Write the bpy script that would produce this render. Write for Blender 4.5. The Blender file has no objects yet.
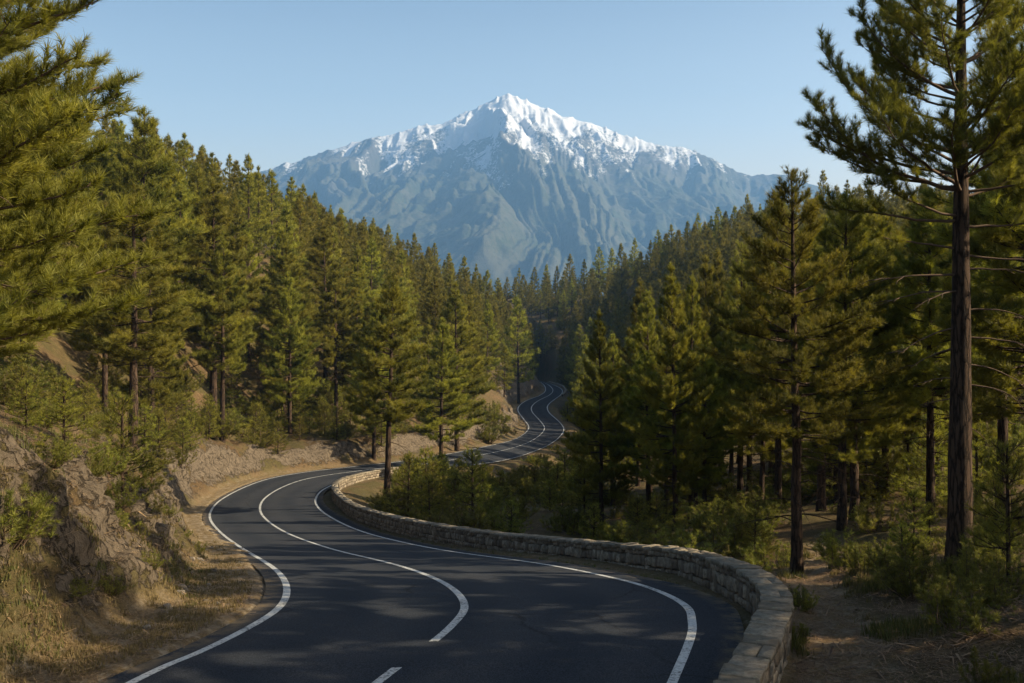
import bpy, bmesh, math, random
import numpy as np
from mathutils import Vector, Matrix
from mathutils.bvhtree import BVHTree

# ------------------------------------------------------------------ camera, sky, sun, exposure
SC = bpy.context.scene
COL = SC.collection
F = 1000.0            # focal length in pixels of a 1024 px wide frame
YH = 300.0            # the horizon's row
CZ = 40.0             # height of the camera above the datum
cam_data = bpy.data.cameras.new('camera')
cam_data.sensor_width = 36.0
cam_data.lens = 36.0 * F / 1024.0
cam_data.shift_y = -(341.5 - YH) / 1024.0
cam_data.clip_start = 0.2
cam_data.clip_end = 40000
cam = bpy.data.objects.new('camera', cam_data)
cam.location = (0, 0, CZ)
cam.rotation_euler = (math.radians(90), 0, 0)
COL.objects.link(cam)
SC.camera = cam

SUN_AZ = math.radians(96)      # clockwise from the view direction (+Y): the sun stands to the right
SUN_EL = math.radians(31)
world = bpy.data.worlds.new('World')
SC.world = world
world.use_nodes = True
wn = world.node_tree
wn.nodes.clear()
sky = wn.nodes.new('ShaderNodeTexSky')
sky.sky_type = 'NISHITA'
sky.sun_disc = False
sky.sun_elevation = SUN_EL
sky.sun_rotation = SUN_AZ
sky.altitude = 300
sky.air_density = 1.0
sky.dust_density = 6.0
sky.ozone_density = 0.8
bg = wn.nodes.new('ShaderNodeBackground')
bg.inputs['Strength'].default_value = 0.08
wo = wn.nodes.new('ShaderNodeOutputWorld')
# pale, warm haze band low in the sky
tcw = wn.nodes.new('ShaderNodeTexCoord'); spw = wn.nodes.new('ShaderNodeSeparateXYZ'); rpw = wn.nodes.new('ShaderNodeValToRGB'); mxw = wn.nodes.new('ShaderNodeMix')
mxw.data_type = 'RGBA'; mxw.blend_type = 'MULTIPLY'; mxw.inputs[0].default_value = 1.0
wn.links.new(tcw.outputs['Generated'], spw.inputs[0]); wn.links.new(spw.outputs[2], rpw.inputs[0])
for i_, (p_, c_) in enumerate(((0.0, (2.9, 2.25, 1.6, 1)), (0.11, (2.3, 1.85, 1.42, 1)), (0.20, (1.40, 1.27, 1.12, 1)), (0.32, (0.76, 0.79, 0.80, 1)))):
    e_ = rpw.color_ramp.elements[i_] if i_ < 2 else rpw.color_ramp.elements.new(p_)
    e_.position = p_; e_.color = c_
wn.links.new(sky.outputs[0], mxw.inputs[6]); wn.links.new(rpw.outputs[0], mxw.inputs[7])
wn.links.new(mxw.outputs[2], bg.inputs[0])
wn.links.new(bg.outputs[0], wo.inputs[0])

sd = bpy.data.lights.new('sun', 'SUN')
sd.energy = 5.0
sd.angle = math.radians(0.5)
sd.color = (1.0, 0.84, 0.58)
sun = bpy.data.objects.new('sun', sd)
to_sun = Vector((math.sin(SUN_AZ) * math.cos(SUN_EL), math.cos(SUN_AZ) * math.cos(SUN_EL), math.sin(SUN_EL)))
sun.rotation_euler = to_sun.to_track_quat('Z', 'Y').to_euler()
sun.location = (60, 10, 120)
COL.objects.link(sun)

SC.view_settings.view_transform = 'Standard'
SC.view_settings.look = 'None'
SC.view_settings.exposure = 1.38
SC.view_settings.gamma = 1.0
SC.view_settings.use_curve_mapping = False
SC.render.engine = 'CYCLES'
SC.cycles.max_bounces = 5
SC.cycles.diffuse_bounces = 3
SC.cycles.glossy_bounces = 2
SC.cycles.transmission_bounces = 4
SC.cycles.transparent_max_bounces = 8
SC.cycles.volume_bounces = 0

rng = np.random.default_rng(7)
RND = random.Random(11)

# ------------------------------------------------------------------ helpers
def at(px, py, d):
    return np.array([(px - 512.0) / F * d, d, CZ - (py - YH) / F * d])

def hgt(py, h):
    return h * F / (py - YH)

def tag(o, label=None, cat=None, group=None, kind=None):
    if label: o['label'] = label
    if cat: o['category'] = cat
    if group: o['group'] = group
    if kind: o['kind'] = kind
    return o

def empty(name, loc, rz=0.0, sc=1.0):
    o = bpy.data.objects.new(name, None)
    COL.objects.link(o)
    o.location = loc
    o.rotation_euler = (0, 0, rz)
    o.scale = (sc, sc, sc) if not hasattr(sc, '__len__') else sc
    o.empty_display_size = 0.3
    return o

def mesh_np(name, verts, faces, k, mat, parent=None, attrs=None, uv=None, smooth=False):
    """verts (n,3); faces (m,k) int."""
    verts = np.asarray(verts, dtype=np.float32)
    faces = np.asarray(faces, dtype=np.int32)
    me = bpy.data.meshes.new(name)
    nv, nf = len(verts), len(faces)
    me.vertices.add(nv)
    me.vertices.foreach_set('co', verts.ravel())
    me.loops.add(nf * k)
    me.loops.foreach_set('vertex_index', faces.ravel())
    me.polygons.add(nf)
    me.polygons.foreach_set('loop_start', np.arange(nf, dtype=np.int32) * k)
    me.polygons.foreach_set('loop_total', np.full(nf, k, dtype=np.int32))
    if smooth:
        me.polygons.foreach_set('use_smooth', np.ones(nf, dtype=bool))
    me.update(calc_edges=True)
    for an, av in (attrs or {}).items():
        a = me.attributes.new(an, 'FLOAT', 'POINT')
        a.data.foreach_set('value', np.asarray(av, dtype=np.float32))
    if uv is not None:
        ul = me.uv_layers.new(name='UVMap')
        ul.data.foreach_set('uv', np.asarray(uv, dtype=np.float32)[faces.ravel()].ravel())
    if mat: me.materials.append(mat)
    o = bpy.data.objects.new(name, me)
    COL.objects.link(o)
    if parent: o.parent = parent
    return o

def copy_tree(o, parent=None):
    c = o.copy()
    COL.objects.link(c)
    c.parent = parent
    for ch in list(o.children):
        copy_tree(ch, c)
    return c

# gradient-ish value noise, vectorised
_perm = np.random.default_rng(3).permutation(256)
_perm = np.concatenate([_perm, _perm, _perm])
_val = np.random.default_rng(4).uniform(-1, 1, 256)
def vnoise(x, y, z=0.0):
    x = np.asarray(x, float); y = np.asarray(y, float); z = np.asarray(z, float) + np.zeros_like(x)
    xi, yi, zi = np.floor(x).astype(int), np.floor(y).astype(int), np.floor(z).astype(int)
    fx, fy, fz = x - xi, y - yi, z - zi
    fx, fy, fz = [f * f * f * (f * (f * 6 - 15) + 10) for f in (fx, fy, fz)]
    def h(a, b, c):
        return _val[_perm[_perm[_perm[a & 255] + (b & 255)] + (c & 255)]]
    def L(a, b, t): return a + (b - a) * t
    x00 = L(h(xi, yi, zi), h(xi + 1, yi, zi), fx); x10 = L(h(xi, yi + 1, zi), h(xi + 1, yi + 1, zi), fx)
    x01 = L(h(xi, yi, zi + 1), h(xi + 1, yi, zi + 1), fx); x11 = L(h(xi, yi + 1, zi + 1), h(xi + 1, yi + 1, zi + 1), fx)
    return L(L(x00, x10, fy), L(x01, x11, fy), fz)
def fbm(x, y, z=0.0, o=4, gain=0.5):
    s = 0; a = 1.0; f = 1.0
    for i in range(o):
        s = s + a * vnoise(x * f + 17.3 * i, y * f - 9.1 * i, np.asarray(z) * f + 5.7 * i); a *= gain; f *= 2.03
    return s
def ridged(x, y, z=0.0, o=5):
    s = 0; a = 0.6; f = 1.0; w = 1.0
    for i in range(o):
        n = 1 - np.abs(vnoise(x * f + 31.7 * i, y * f + 11.9 * i, np.asarray(z) * f)) * 1.6
        n = np.clip(n, 0, 1) ** 2
        s = s + a * n * w; w = np.clip(n * 1.6, 0, 1); a *= 0.52; f *= 2.1
    return s
def sstep(a, b, x):
    t = np.clip((x - a) / (b - a), 0, 1); return t * t * (3 - 2 * t)

# ------------------------------------------------------------------ materials
def new_mat(name):
    m = bpy.data.materials.new(name); m.use_nodes = True
    nt = m.node_tree; nt.nodes.clear()
    out = nt.nodes.new('ShaderNodeOutputMaterial')
    return m, nt, out
def N(nt, t, **kw):
    n = nt.nodes.new(t)
    for k, v in kw.items():
        if k in ('inputs',):
            for i, val in v.items(): n.inputs[i].default_value = val
        else: setattr(n, k, v)
    return n
def noise(nt, scale, detail=4, rough=0.55, vec=None, dist=0.0):
    n = N(nt, 'ShaderNodeTexNoise', inputs={'Scale': scale, 'Detail': detail, 'Roughness': rough, 'Distortion': dist})
    if vec is not None: nt.links.new(vec, n.inputs['Vector'])
    return n
def ramp(nt, fac, stops, interp='LINEAR'):
    r = N(nt, 'ShaderNodeValToRGB'); r.color_ramp.interpolation = interp
    e = r.color_ramp.elements
    while len(e) < len(stops): e.new(0.5)
    for i, (p, c) in enumerate(stops):
        e[i].position = p; e[i].color = (*c, 1) if len(c) == 3 else c
    nt.links.new(fac, r.inputs[0]); return r
def mixc(nt, fac, a, b, mode='MIX'):
    m = N(nt, 'ShaderNodeMix', data_type='RGBA', blend_type=mode)
    for s, v in ((0, fac), (6, a), (7, b)):
        if isinstance(v, (float, int)): m.inputs[s].default_value = v
        elif isinstance(v, tuple): m.inputs[s].default_value = (*v, 1) if len(v) == 3 else v
        else: nt.links.new(v, m.inputs[s])
    return m.outputs[2]
def math_n(nt, op, a, b=0.0, clamp=False):
    m = N(nt, 'ShaderNodeMath', operation=op); m.use_clamp = clamp
    for s, v in ((0, a), (1, b)):
        if isinstance(v, (float, int)): m.inputs[s].default_value = v
        else: nt.links.new(v, m.inputs[s])
    return m.outputs[0]
def princ(nt, out, color, rough=0.9, bump=None, bstr=0.5, bdist=0.05, spec=0.3):
    p = N(nt, 'ShaderNodeBsdfPrincipled')
    p.inputs['Roughness'].default_value = rough
    p.inputs['Specular IOR Level'].default_value = spec
    if isinstance(color, tuple): p.inputs['Base Color'].default_value = (*color, 1)
    else: nt.links.new(color, p.inputs['Base Color'])
    if bump is not None:
        b = N(nt, 'ShaderNodeBump', inputs={'Strength': bstr, 'Distance': bdist})
        nt.links.new(bump, b.inputs['Height']); nt.links.new(b.outputs[0], p.inputs['Normal'])
    nt.links.new(p.outputs[0], out.inputs[0]); return p

def foliage_mat(name, dark, light, trans=0.35):
    m, nt, out = new_mat(name)
    at_ = N(nt, 'ShaderNodeAttribute', attribute_name='tone')
    oi = N(nt, 'ShaderNodeObjectInfo')
    c = mixc(nt, at_.outputs['Fac'], dark, light)
    hs = N(nt, 'ShaderNodeHueSaturation')
    nt.links.new(c, hs.inputs['Color'])
    nt.links.new(math_n(nt, 'ADD', math_n(nt, 'MULTIPLY', oi.outputs['Random'], 0.036), 0.488), hs.inputs['Hue'])
    nt.links.new(math_n(nt, 'ADD', math_n(nt, 'MULTIPLY', oi.outputs['Random'], 0.5), 0.75), hs.inputs['Value'])
    d = N(nt, 'ShaderNodeBsdfPrincipled'); d.inputs['Roughness'].default_value = 0.62
    d.inputs['Specular IOR Level'].default_value = 0.25
    nt.links.new(hs.outputs[0], d.inputs['Base Color'])
    t = N(nt, 'ShaderNodeBsdfTranslucent')
    tc = mixc(nt, 1.0, hs.outputs[0], (1.0, 1.0, 0.55), 'MULTIPLY')
    nt.links.new(tc, t.inputs[0])
    mx = N(nt, 'ShaderNodeMixShader'); mx.inputs[0].default_value = trans
    nt.links.new(d.outputs[0], mx.inputs[1]); nt.links.new(t.outputs[0], mx.inputs[2])
    nt.links.new(mx.outputs[0], out.inputs[0]); return m
M_PINE = foliage_mat('pine_needles', (0.085, 0.092, 0.015), (0.320, 0.282, 0.046), 0.45)
M_SHRUB = foliage_mat('shrub_leaves', (0.070, 0.078, 0.015), (0.25, 0.225, 0.042), 0.42)
M_GRASS = foliage_mat('dry_grass_blades', (0.10, 0.075, 0.032), (0.24, 0.18, 0.08), 0.3)
M_GREENGRASS = foliage_mat('green_grass_blades', (0.05, 0.06, 0.016), (0.14, 0.135, 0.035), 0.3)

def bark_mat():
    m, nt, out = new_mat('pine_bark')
    tc = N(nt, 'ShaderNodeTexCoord')
    mp = N(nt, 'ShaderNodeMapping'); mp.inputs['Scale'].default_value = (9, 9, 1.3)
    nt.links.new(tc.outputs['Object'], mp.inputs[0])
    v = N(nt, 'ShaderNodeTexVoronoi', feature='DISTANCE_TO_EDGE', inputs={'Scale': 2.0})
    nz = noise(nt, 2.5, 5, 0.6, mp.outputs[0])
    wv = mixc(nt, 0.5, mp.outputs[0], nz.outputs['Color'])
    nt.links.new(wv, v.inputs['Vector'])
    edge = ramp(nt, v.outputs['Distance'], [(0.0, (0, 0, 0)), (0.16, (1, 1, 1))])
    n2 = noise(nt, 9, 5, 0.7, mp.outputs[0])
    plate = mixc(nt, n2.outputs['Fac'], (0.030, 0.020, 0.014), (0.11, 0.070, 0.045))
    c = mixc(nt, edge.outputs[0], (0.014, 0.010, 0.008), plate)
    h = math_n(nt, 'ADD', edge.outputs[0], math_n(nt, 'MULTIPLY', n2.outputs['Fac'], 0.5))
    princ(nt, out, c, 0.92, h, 0.9, 0.04, 0.15); return m
M_BARK = bark_mat()
def limb_mat():
    m, nt, out = new_mat('limb_bark')
    tc = N(nt, 'ShaderNodeTexCoord')
    n2 = noise(nt, 14, 4, 0.7, tc.outputs['Object'])
    c = mixc(nt, n2.outputs['Fac'], (0.045, 0.03, 0.022), (0.15, 0.10, 0.065))
    princ(nt, out, c, 0.9, n2.outputs['Fac'], 0.5, 0.02, 0.15); return m
M_LIMB = limb_mat()

def asphalt_mat():
    m, nt, out = new_mat('asphalt')
    geo = N(nt, 'ShaderNodeNewGeometry'); uv = N(nt, 'ShaderNodeUVMap')
    P = geo.outputs['Position']
    big = noise(nt, 0.22, 5, 0.6, P, 0.4); mid = noise(nt, 2.2, 5, 0.65, P); fine = noise(nt, 45, 3, 0.7, P)
    c = mixc(nt, ramp(nt, big.outputs['Fac'], [(0.35, (0, 0, 0)), (0.68, (1, 1, 1))]).outputs[0], (0.014, 0.018, 0.025), (0.026, 0.028, 0.034))
    c = mixc(nt, ramp(nt, mid.outputs['Fac'], [(0.3, (0, 0, 0)), (0.75, (0.5, 0.5, 0.5))]).outputs[0], c, (0.018, 0.020, 0.024))
    # wheel tracks polished slightly darker: periodic across the two lanes
    sep = N(nt, 'ShaderNodeSeparateXYZ'); nt.links.new(uv.outputs[0], sep.inputs[0])
    trk = math_n(nt, 'SINE', math_n(nt, 'MULTIPLY', sep.outputs[0], 4 * 2 * math.pi))
    trk = math_n(nt, 'MULTIPLY', math_n(nt, 'MULTIPLY', math_n(nt, 'ADD', trk, 1.0), mid.outputs['Fac']), 0.5)
    c = mixc(nt, trk, c, (0.034, 0.035, 0.039))
    sp = ramp(nt, fine.outputs['Fac'], [(0.42, (0.55, 0.55, 0.55)), (0.5, (1, 1, 1)), (0.66, (1.7, 1.7, 1.7))])
    c = mixc(nt, 1.0, c, sp.outputs[0], 'MULTIPLY')
    # cracks
    v = N(nt, 'ShaderNodeTexVoronoi', feature='DISTANCE_TO_EDGE', inputs={'Scale': 0.32})
    dn = noise(nt, 1.3, 5, 0.7, P)
    nt.links.new(mixc(nt, 0.35, P, dn.outputs['Color']), v.inputs['Vector'])
    cr = ramp(nt, v.outputs['Distance'], [(0.0, (1, 1, 1)), (0.010, (0, 0, 0))])
    crm = math_n(nt, 'MULTIPLY', cr.outputs[0], ramp(nt, big.outputs['Fac'], [(0.42, (0, 0, 0)), (0.52, (0.85, 0.85, 0.85))]).outputs[0])
    c = mixc(nt, crm, c, (0.008, 0.008, 0.008))
    # grit and needles gathered at both edges
    ed = math_n(nt, 'ABSOLUTE', math_n(nt, 'SUBTRACT', sep.outputs[0], 0.5))
    ed = math_n(nt, 'MULTIPLY', ramp(nt, ed, [(0.455, (0, 0, 0)), (0.5, (1, 1, 1))]).outputs[0], ramp(nt, mid.outputs['Fac'], [(0.4, (0, 0, 0)), (0.62, (1, 1, 1))]).outputs[0])
    c = mixc(nt, ed, c, (0.16, 0.115, 0.065))
    princ(nt, out, c, 0.9, fine.outputs['Fac'], 0.4, 0.01, 0.12); return m
def paint_mat():
    m, nt, out = new_mat('road_paint')
    geo = N(nt, 'ShaderNodeNewGeometry')
    n1 = noise(nt, 18, 5, 0.7, geo.outputs['Position']); n2 = noise(nt, 1.3, 3, 0.6, geo.outputs['Position'])
    f = math_n(nt, 'ADD', math_n(nt, 'MULTIPLY', n1.outputs['Fac'], 0.75), math_n(nt, 'MULTIPLY', n2.outputs['Fac'], 0.35))
    w = ramp(nt, f, [(0.42, (0.46, 0.46, 0.44)), (0.56, (0.34, 0.34, 0.33)), (0.61, (0.22, 0.22, 0.21)), (0.66, (0.05, 0.05, 0.05))])
    princ(nt, out, w.outputs[0], 0.7, n1.outputs['Fac'], 0.2, 0.004, 0.3); return m

def ground_mat():
    m, nt, out = new_mat('forest_ground')
    geo = N(nt, 'ShaderNodeNewGeometry'); P = geo.outputs['Position']
    aS = N(nt, 'ShaderNodeAttribute', attribute_name='shoulder'); aR = N(nt, 'ShaderNodeAttribute', attribute_name='rock')
    n0 = noise(nt, 0.35, 5, 0.6, P, 0.3); n1 = noise(nt, 3.0, 6, 0.65, P); n2 = noise(nt, 22, 5, 0.7, P); n3 = noise(nt, 90, 3, 0.7, P)
    litter = mixc(nt, ramp(nt, n2.outputs['Fac'], [(0.3, (0, 0, 0)), (0.7, (1, 1, 1))]).outputs[0], (0.030, 0.020, 0.011), (0.13, 0.082, 0.040))
    dry = mixc(nt, ramp(nt, n2.outputs['Fac'], [(0.3, (0, 0, 0)), (0.7, (1, 1, 1))]).outputs[0], (0.075, 0.052, 0.025), (0.215, 0.148, 0.072))
    moss = mixc(nt, n2.outputs['Fac'], (0.020, 0.024, 0.008), (0.07, 0.072, 0.022))
    c = mixc(nt, ramp(nt, n1.outputs['Fac'], [(0.48, (0, 0, 0)), (0.68, (0.85, 0.85, 0.85))]).outputs[0], litter, dry)
    c = mixc(nt, ramp(nt, n0.outputs['Fac'], [(0.42, (0, 0, 0)), (0.60, (0.55, 0.55, 0.55))]).outputs[0], c, moss)
    c = mixc(nt, math_n(nt, 'MULTIPLY', aS.outputs['Fac'], 0.9), c, dry)
    # gravel specks on the shoulder
    gv = N(nt, 'ShaderNodeTexVoronoi', inputs={'Scale': 16.0}); nt.links.new(P, gv.inputs['Vector'])
    gr = mixc(nt, gv.outputs['Color'], (0.12, 0.09, 0.06), (0.36, 0.30, 0.22))
    gm = math_n(nt, 'MULTIPLY', aS.outputs['Fac'], ramp(nt, n1.outputs['Fac'], [(0.4, (0.7, 0.7, 0.7)), (0.55, (0, 0, 0))]).outputs[0])
    c = mixc(nt, gm, c, gr)
    # rock: streaked, tilted beds
    mp = N(nt, 'ShaderNodeMapping'); mp.inputs['Rotation'].default_value = (0.5, 0.9, 0.3); mp.inputs['Scale'].default_value = (0.9, 3.2, 1.0)
    nt.links.new(P, mp.inputs[0])
    r1 = noise(nt, 2.2, 8, 0.72, mp.outputs[0], 0.15)
    vor = N(nt, 'ShaderNodeTexVoronoi', feature='DISTANCE_TO_EDGE', inputs={'Scale': 2.6})
    nt.links.new(mixc(nt, 0.45, mp.outputs[0], r1.outputs['Color']), vor.inputs['Vector'])
    ve = ramp(nt, vor.outputs['Distance'], [(0.0, (0, 0, 0)), (0.05, (1, 1, 1))])
    rock = mixc(nt, r1.outputs['Fac'], (0.045, 0.036, 0.027), (0.20, 0.155, 0.108))
    rock = mixc(nt, ve.outputs[0], (0.035, 0.028, 0.022), rock)
    rm = math_n(nt, 'ADD', aR.outputs['Fac'], math_n(nt, 'MULTIPLY', math_n(nt, 'SUBTRACT', n1.outputs['Fac'], 0.5), 2.4))
    rm = ramp(nt, rm, [(0.50, (0, 0, 0)), (0.66, (1, 1, 1))])
    rmk = math_n(nt, 'MULTIPLY', rm.outputs[0], ramp(nt, aR.outputs['Fac'], [(0.1, (0, 0, 0)), (0.3, (1, 1, 1))]).outputs[0])
    c = mixc(nt, rmk, c, rock)
    h = math_n(nt, 'ADD', math_n(nt, 'MULTIPLY', n2.outputs['Fac'], 0.7), math_n(nt, 'MULTIPLY', n3.outputs['Fac'], 0.3))
    h = math_n(nt, 'ADD', h, math_n(nt, 'MULTIPLY', rmk, math_n(nt, 'ADD', math_n(nt, 'MULTIPLY', r1.outputs['Fac'], 2.5), ve.outputs[0])))
    princ(nt, out, c, 0.95, h, 0.9, 0.07, 0.12); return m

def stone_mat(name, a, b, dark):
    m, nt, out = new_mat(name)
    geo = N(nt, 'ShaderNodeNewGeometry'); P = geo.outputs['Position']
    tn = N(nt, 'ShaderNodeAttribute', attribute_name='tone')
    n1 = noise(nt, 9, 7, 0.7, P); n2 = noise(nt, 60, 4, 0.7, P)
    c = mixc(nt, tn.outputs['Fac'], a, b)
    c = mixc(nt, ramp(nt, n1.outputs['Fac'], [(0.35, (0.8, 0.8, 0.8)), (0.6, (0, 0, 0))]).outputs[0], c, dark)
    lich = ramp(nt, noise(nt, 5, 6, 0.75, P).outputs['Fac'], [(0.6, (0, 0, 0)), (0.68, (0.5, 0.5, 0.5))])
    c = mixc(nt, lich.outputs[0], c, (0.27, 0.27, 0.17))
    h = math_n(nt, 'ADD', n1.outputs['Fac'], math_n(nt, 'MULTIPLY', n2.outputs['Fac'], 0.3))
    princ(nt, out, c, 0.9, h, 0.9, 0.035, 0.2); return m

def mountain_mat():
    m, nt, out = new_mat('mountain_surface')
    geo = N(nt, 'ShaderNodeNewGeometry'); P = geo.outputs['Position']
    sn = N(nt, 'ShaderNodeAttribute', attribute_name='snow')
    n1 = noise(nt, 0.010, 8, 0.72, P); n2 = noise(nt, 0.045, 5, 0.75, P)
    forest = mixc(nt, n2.outputs['Fac'], (0.006, 0.012, 0.008), (0.052, 0.062, 0.030))
    scrub = mixc(nt, n2.outputs['Fac'], (0.014, 0.020, 0.012), (0.046, 0.049, 0.030))
    rock = mixc(nt, n2.outputs['Fac'], (0.026, 0.026, 0.027), (0.085, 0.080, 0.074))
    c = mixc(nt, ramp(nt, n1.outputs['Fac'], [(0.44, (0, 0, 0)), (0.60, (1, 1, 1))]).outputs[0], forest, scrub)
    # single trees and thickets speckle the slopes
    n3 = noise(nt, 0.055, 4, 0.8, P); n4 = noise(nt, 0.0035, 5, 0.6, P)
    cov = math_n(nt, 'ADD', n3.outputs['Fac'], math_n(nt, 'MULTIPLY', math_n(nt, 'SUBTRACT', n4.outputs['Fac'], 0.5), 0.9))
    c = mixc(nt, ramp(nt, cov, [(0.42, (0, 0, 0)), (0.54, (1, 1, 1))]).outputs[0], c, (0.056, 0.056, 0.038))
    rk = N(nt, 'ShaderNodeAttribute', attribute_name='high')
    c = mixc(nt, rk.outputs['Fac'], c, rock)
    s = math_n(nt, 'ADD', sn.outputs['Fac'], math_n(nt, 'MULTIPLY', math_n(nt, 'SUBTRACT', n2.outputs['Fac'], 0.5), 1.7))
    sm = ramp(nt, s, [(0.42, (0, 0, 0)), (0.60, (1, 1, 1))])
    c = mixc(nt, sm.outputs[0], c, (0.44, 0.45, 0.48))
    princ(nt, out, c, 0.9, n2.outputs['Fac'], 0.8, 9.0, 0.1); return m

# ------------------------------------------------------------------ the road's two edge lines (left xy, right xy, drop below the camera)
PAIRS = [((130, 683), (672, 683), 5.40), ((200, 652), (690, 640), 5.45), ((250, 627), (692, 622), 5.6), ((280, 607), (685, 605), 5.75),
 ((287, 589), (650, 588), 6.1), ((280, 574), (600, 575), 6.6), ((265, 562), (530, 562), 7.6), ((240, 547), (430, 548), 9.9),
 ((220, 532), (360, 531), 12.4), ((210, 519), (327, 515), 14.2), ((212, 509), (316, 504), 15.2), ((222, 499), (317.5, 495), 15.8),
 ((245, 487), (326, 488), 16.2), ((270, 478.5), (344, 481), 16.5), ((303, 472.5), (372, 476), 16.9), ((350, 467), (404, 471.5), 17.3),
 ((400, 461.5), (430, 469.5), 17.9), ((440, 455.5), (462, 466), 18.7), ((478, 448), (500, 461), 19.9), ((510, 441), (528, 453.5), 21.4),
 ((524, 434), (552, 443), 23), ((529, 427), (564, 430.5), 24.4), ((524, 419.5), (559, 421.5), 25.5), ((518, 411), (549, 412.6), 26.5),
 ((519.5, 405.6), (547.6, 405.6), 27.4), ((526.5, 400.5), (554, 399.7), 28.5), ((540.6, 395), (561.5, 394), 30), ((545.7, 390), (561.5, 389), 31.5),
 ((543, 384), (553, 384.7), 33), ((534, 379.5), (541, 381), 34.5), ((515, 376.5), (520, 378.2), 35.5), ((490, 374), (492, 376), 36.5)]
Lp, Rp = [], []
for a, b, h in PAIRS:
    Lp.append(at(a[0], a[1], hgt(a[1], h))); Rp.append(at(b[0], b[1], hgt(b[1], h)))
for dl, dr in (((-1.6, -5.0, 0.05), (-1.5, -4.6, 0.05)), ((-2.6, -6, 0.1), (-2.2, -6, 0.1)), ((-4, -7, 0.1), (-3.4, -7, 0.1)), ((-5, -8, .1), (-5, -8, .1))):
    Lp.insert(0, Lp[0] + np.array(dl)); Rp.insert(0, Rp[0] + np.array(dr))
Lp, Rp = np.array(Lp), np.array(Rp)
def catmull(Pt, per=24):
    out = []
    n = len(Pt)
    for i in range(n - 1):
        p0, p1, p2, p3 = Pt[max(i - 1, 0)], Pt[i], Pt[i + 1], Pt[min(i + 2, n - 1)]
        for k in range(per):
            t = k / per
            out.append(0.5 * ((2 * p1) + (-p0 + p2) * t + (2 * p0 - 5 * p1 + 4 * p2 - p3) * t * t + (-p0 + 3 * p1 - 3 * p2 + p3) * t ** 3))
    out.append(Pt[-1]); return np.array(out)
PER = 26
Ls, Rs = catmull(Lp, PER), catmull(Rp, PER)
def smooth1(a, k):
    w = np.hanning(2 * k + 3)[1:-1]; w /= w.sum()
    p = np.concatenate([np.repeat(a[:1], k, 0), a, np.repeat(a[-1:], k, 0)])
    return np.stack([np.convolve(p[:, i], w, 'valid') for i in range(a.shape[1])], 1)
Ls, Rs = smooth1(Ls, 11), smooth1(Rs, 11)
Cs = (Ls + Rs) / 2
Tn = np.gradient(Cs, axis=0); Tn[:, 2] = 0; Tn /= np.linalg.norm(Tn, axis=1)[:, None]
Ac = Rs - Ls; Wd = np.linalg.norm(Ac, axis=1); Ac = Ac / Wd[:, None]         # across, towards the right edge
HW = Wd / 2
S_ARC = np.concatenate([[0], np.cumsum(np.linalg.norm(np.diff(Cs, axis=0), axis=1))])

# ------------------------------------------------------------------ the terrain
G = []   # control points: world x, y, drop below the camera
def gp(px, py, d): p = at(px, py, d); G.append((p[0], p[1], CZ - p[2]))
def gw(x, y, h): G.append((x, y, h))
# left bank crest and the slope above it
gp(0, 425, 17); gp(60, 462, 18.5); gp(110, 478, 21); gp(165, 490, 29); gw(-13.5, 35, 5.6); gw(-16.5, 42, 6.6); gp(132, 462, 57); gw(-24.5, 64, 9.6)
gw(-27, 75, 11.3); gp(205, 428, 96); gp(215, 442, 90); gp(250, 440, 102); gp(280, 421, 115); gp(300, 434, 107); gp(340, 405, 125); gp(390, 405, 135)
gp(430, 400, 155); gp(470, 396, 180); gp(497, 392, 200); gp(508, 382, 255); gp(530, 366, 340); gp(515, 355, 420)
gw(-12, 8, 2.0); gw(-14, -8, 1.6); gw(-25, 0, -3); gw(-22, 22, -0.8); gw(-26, 40, 1.0); gw(-36, 62, 0.5); gw(-40, 90, 2.5); gw(-45, 20, -9)
gp(60, 250, 100); gp(160, 273, 130); gp(230, 275, 160); gp(300, 279, 190); gp(350, 290, 225); gp(400, 308, 260); gp(450, 320, 300); gp(500, 332, 340)
gw(-90, 60, -14); gw(-120, 150, -20); gw(-150, 260, -18); gw(-110, 380, -8)
# inside the hairpin and the hollow behind the wall
gp(385, 497, 70); gp(440, 466, 104); gp(472, 517, 62); gp(430, 505, 68); gp(500, 520, 60); gp(602, 535, 58); gp(675, 541, 50); gp(650, 531, 56); gp(703, 534, 55)
gp(540, 505, 85); gp(600, 500, 90); gp(665, 510, 72); gp(560, 470, 135); gp(620, 455, 150); gp(590, 425, 220); gp(600, 395, 300); gp(590, 372, 400)
gw(5, 100, 18); gw(16, 120, 20.5); gw(30, 180, 22); gw(60, 130, 16.5)
# right-hand forest floor, path and knoll
gp(830, 683, 12.9); gp(800, 580, 24.5); gp(796, 568, 27.5); gp(960, 566, 23.5); gp(1024, 605, 16.5); gp(900, 600, 19.3); gp(1024, 683, 12); gp(760, 530, 42); gp(778, 530, 40)
gp(720, 485, 85); gp(749, 502, 66); gp(854, 535, 34); gp(885, 505, 48); gp(907, 493, 52); gp(930, 523, 38); gp(1005, 500, 46); gw(34, 90, 12.5); gw(50, 60, 8.5); gw(62, 100, 9)
gw(10, 4, 3.6); gw(18, 10, 3.4); gw(26, 25, 4.6); gw(40, 22, 2.6); gw(60, 30, 1); gw(4, 4, 4.2); gw(5, 9, 4.5); gw(3, -6, 4.2); gw(25, -10, 2)
gw(70, 200, 4); gw(100, 150, -1); gp(700, 276, 340); gp(760, 268, 300); gp(850, 262, 280); gp(980, 262, 250); gp(620, 296, 400); gp(580, 312, 480); gp(540, 318, 490); gp(500, 325, 470); gp(545, 348, 435); gw(120, 60, -3)
gw(200, 200, -14); gp(640, 340, 280); gp(700, 330, 240); gw(0, 560, -2); gw(150, 520, -8); gw(-150, 520, 5)
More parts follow.
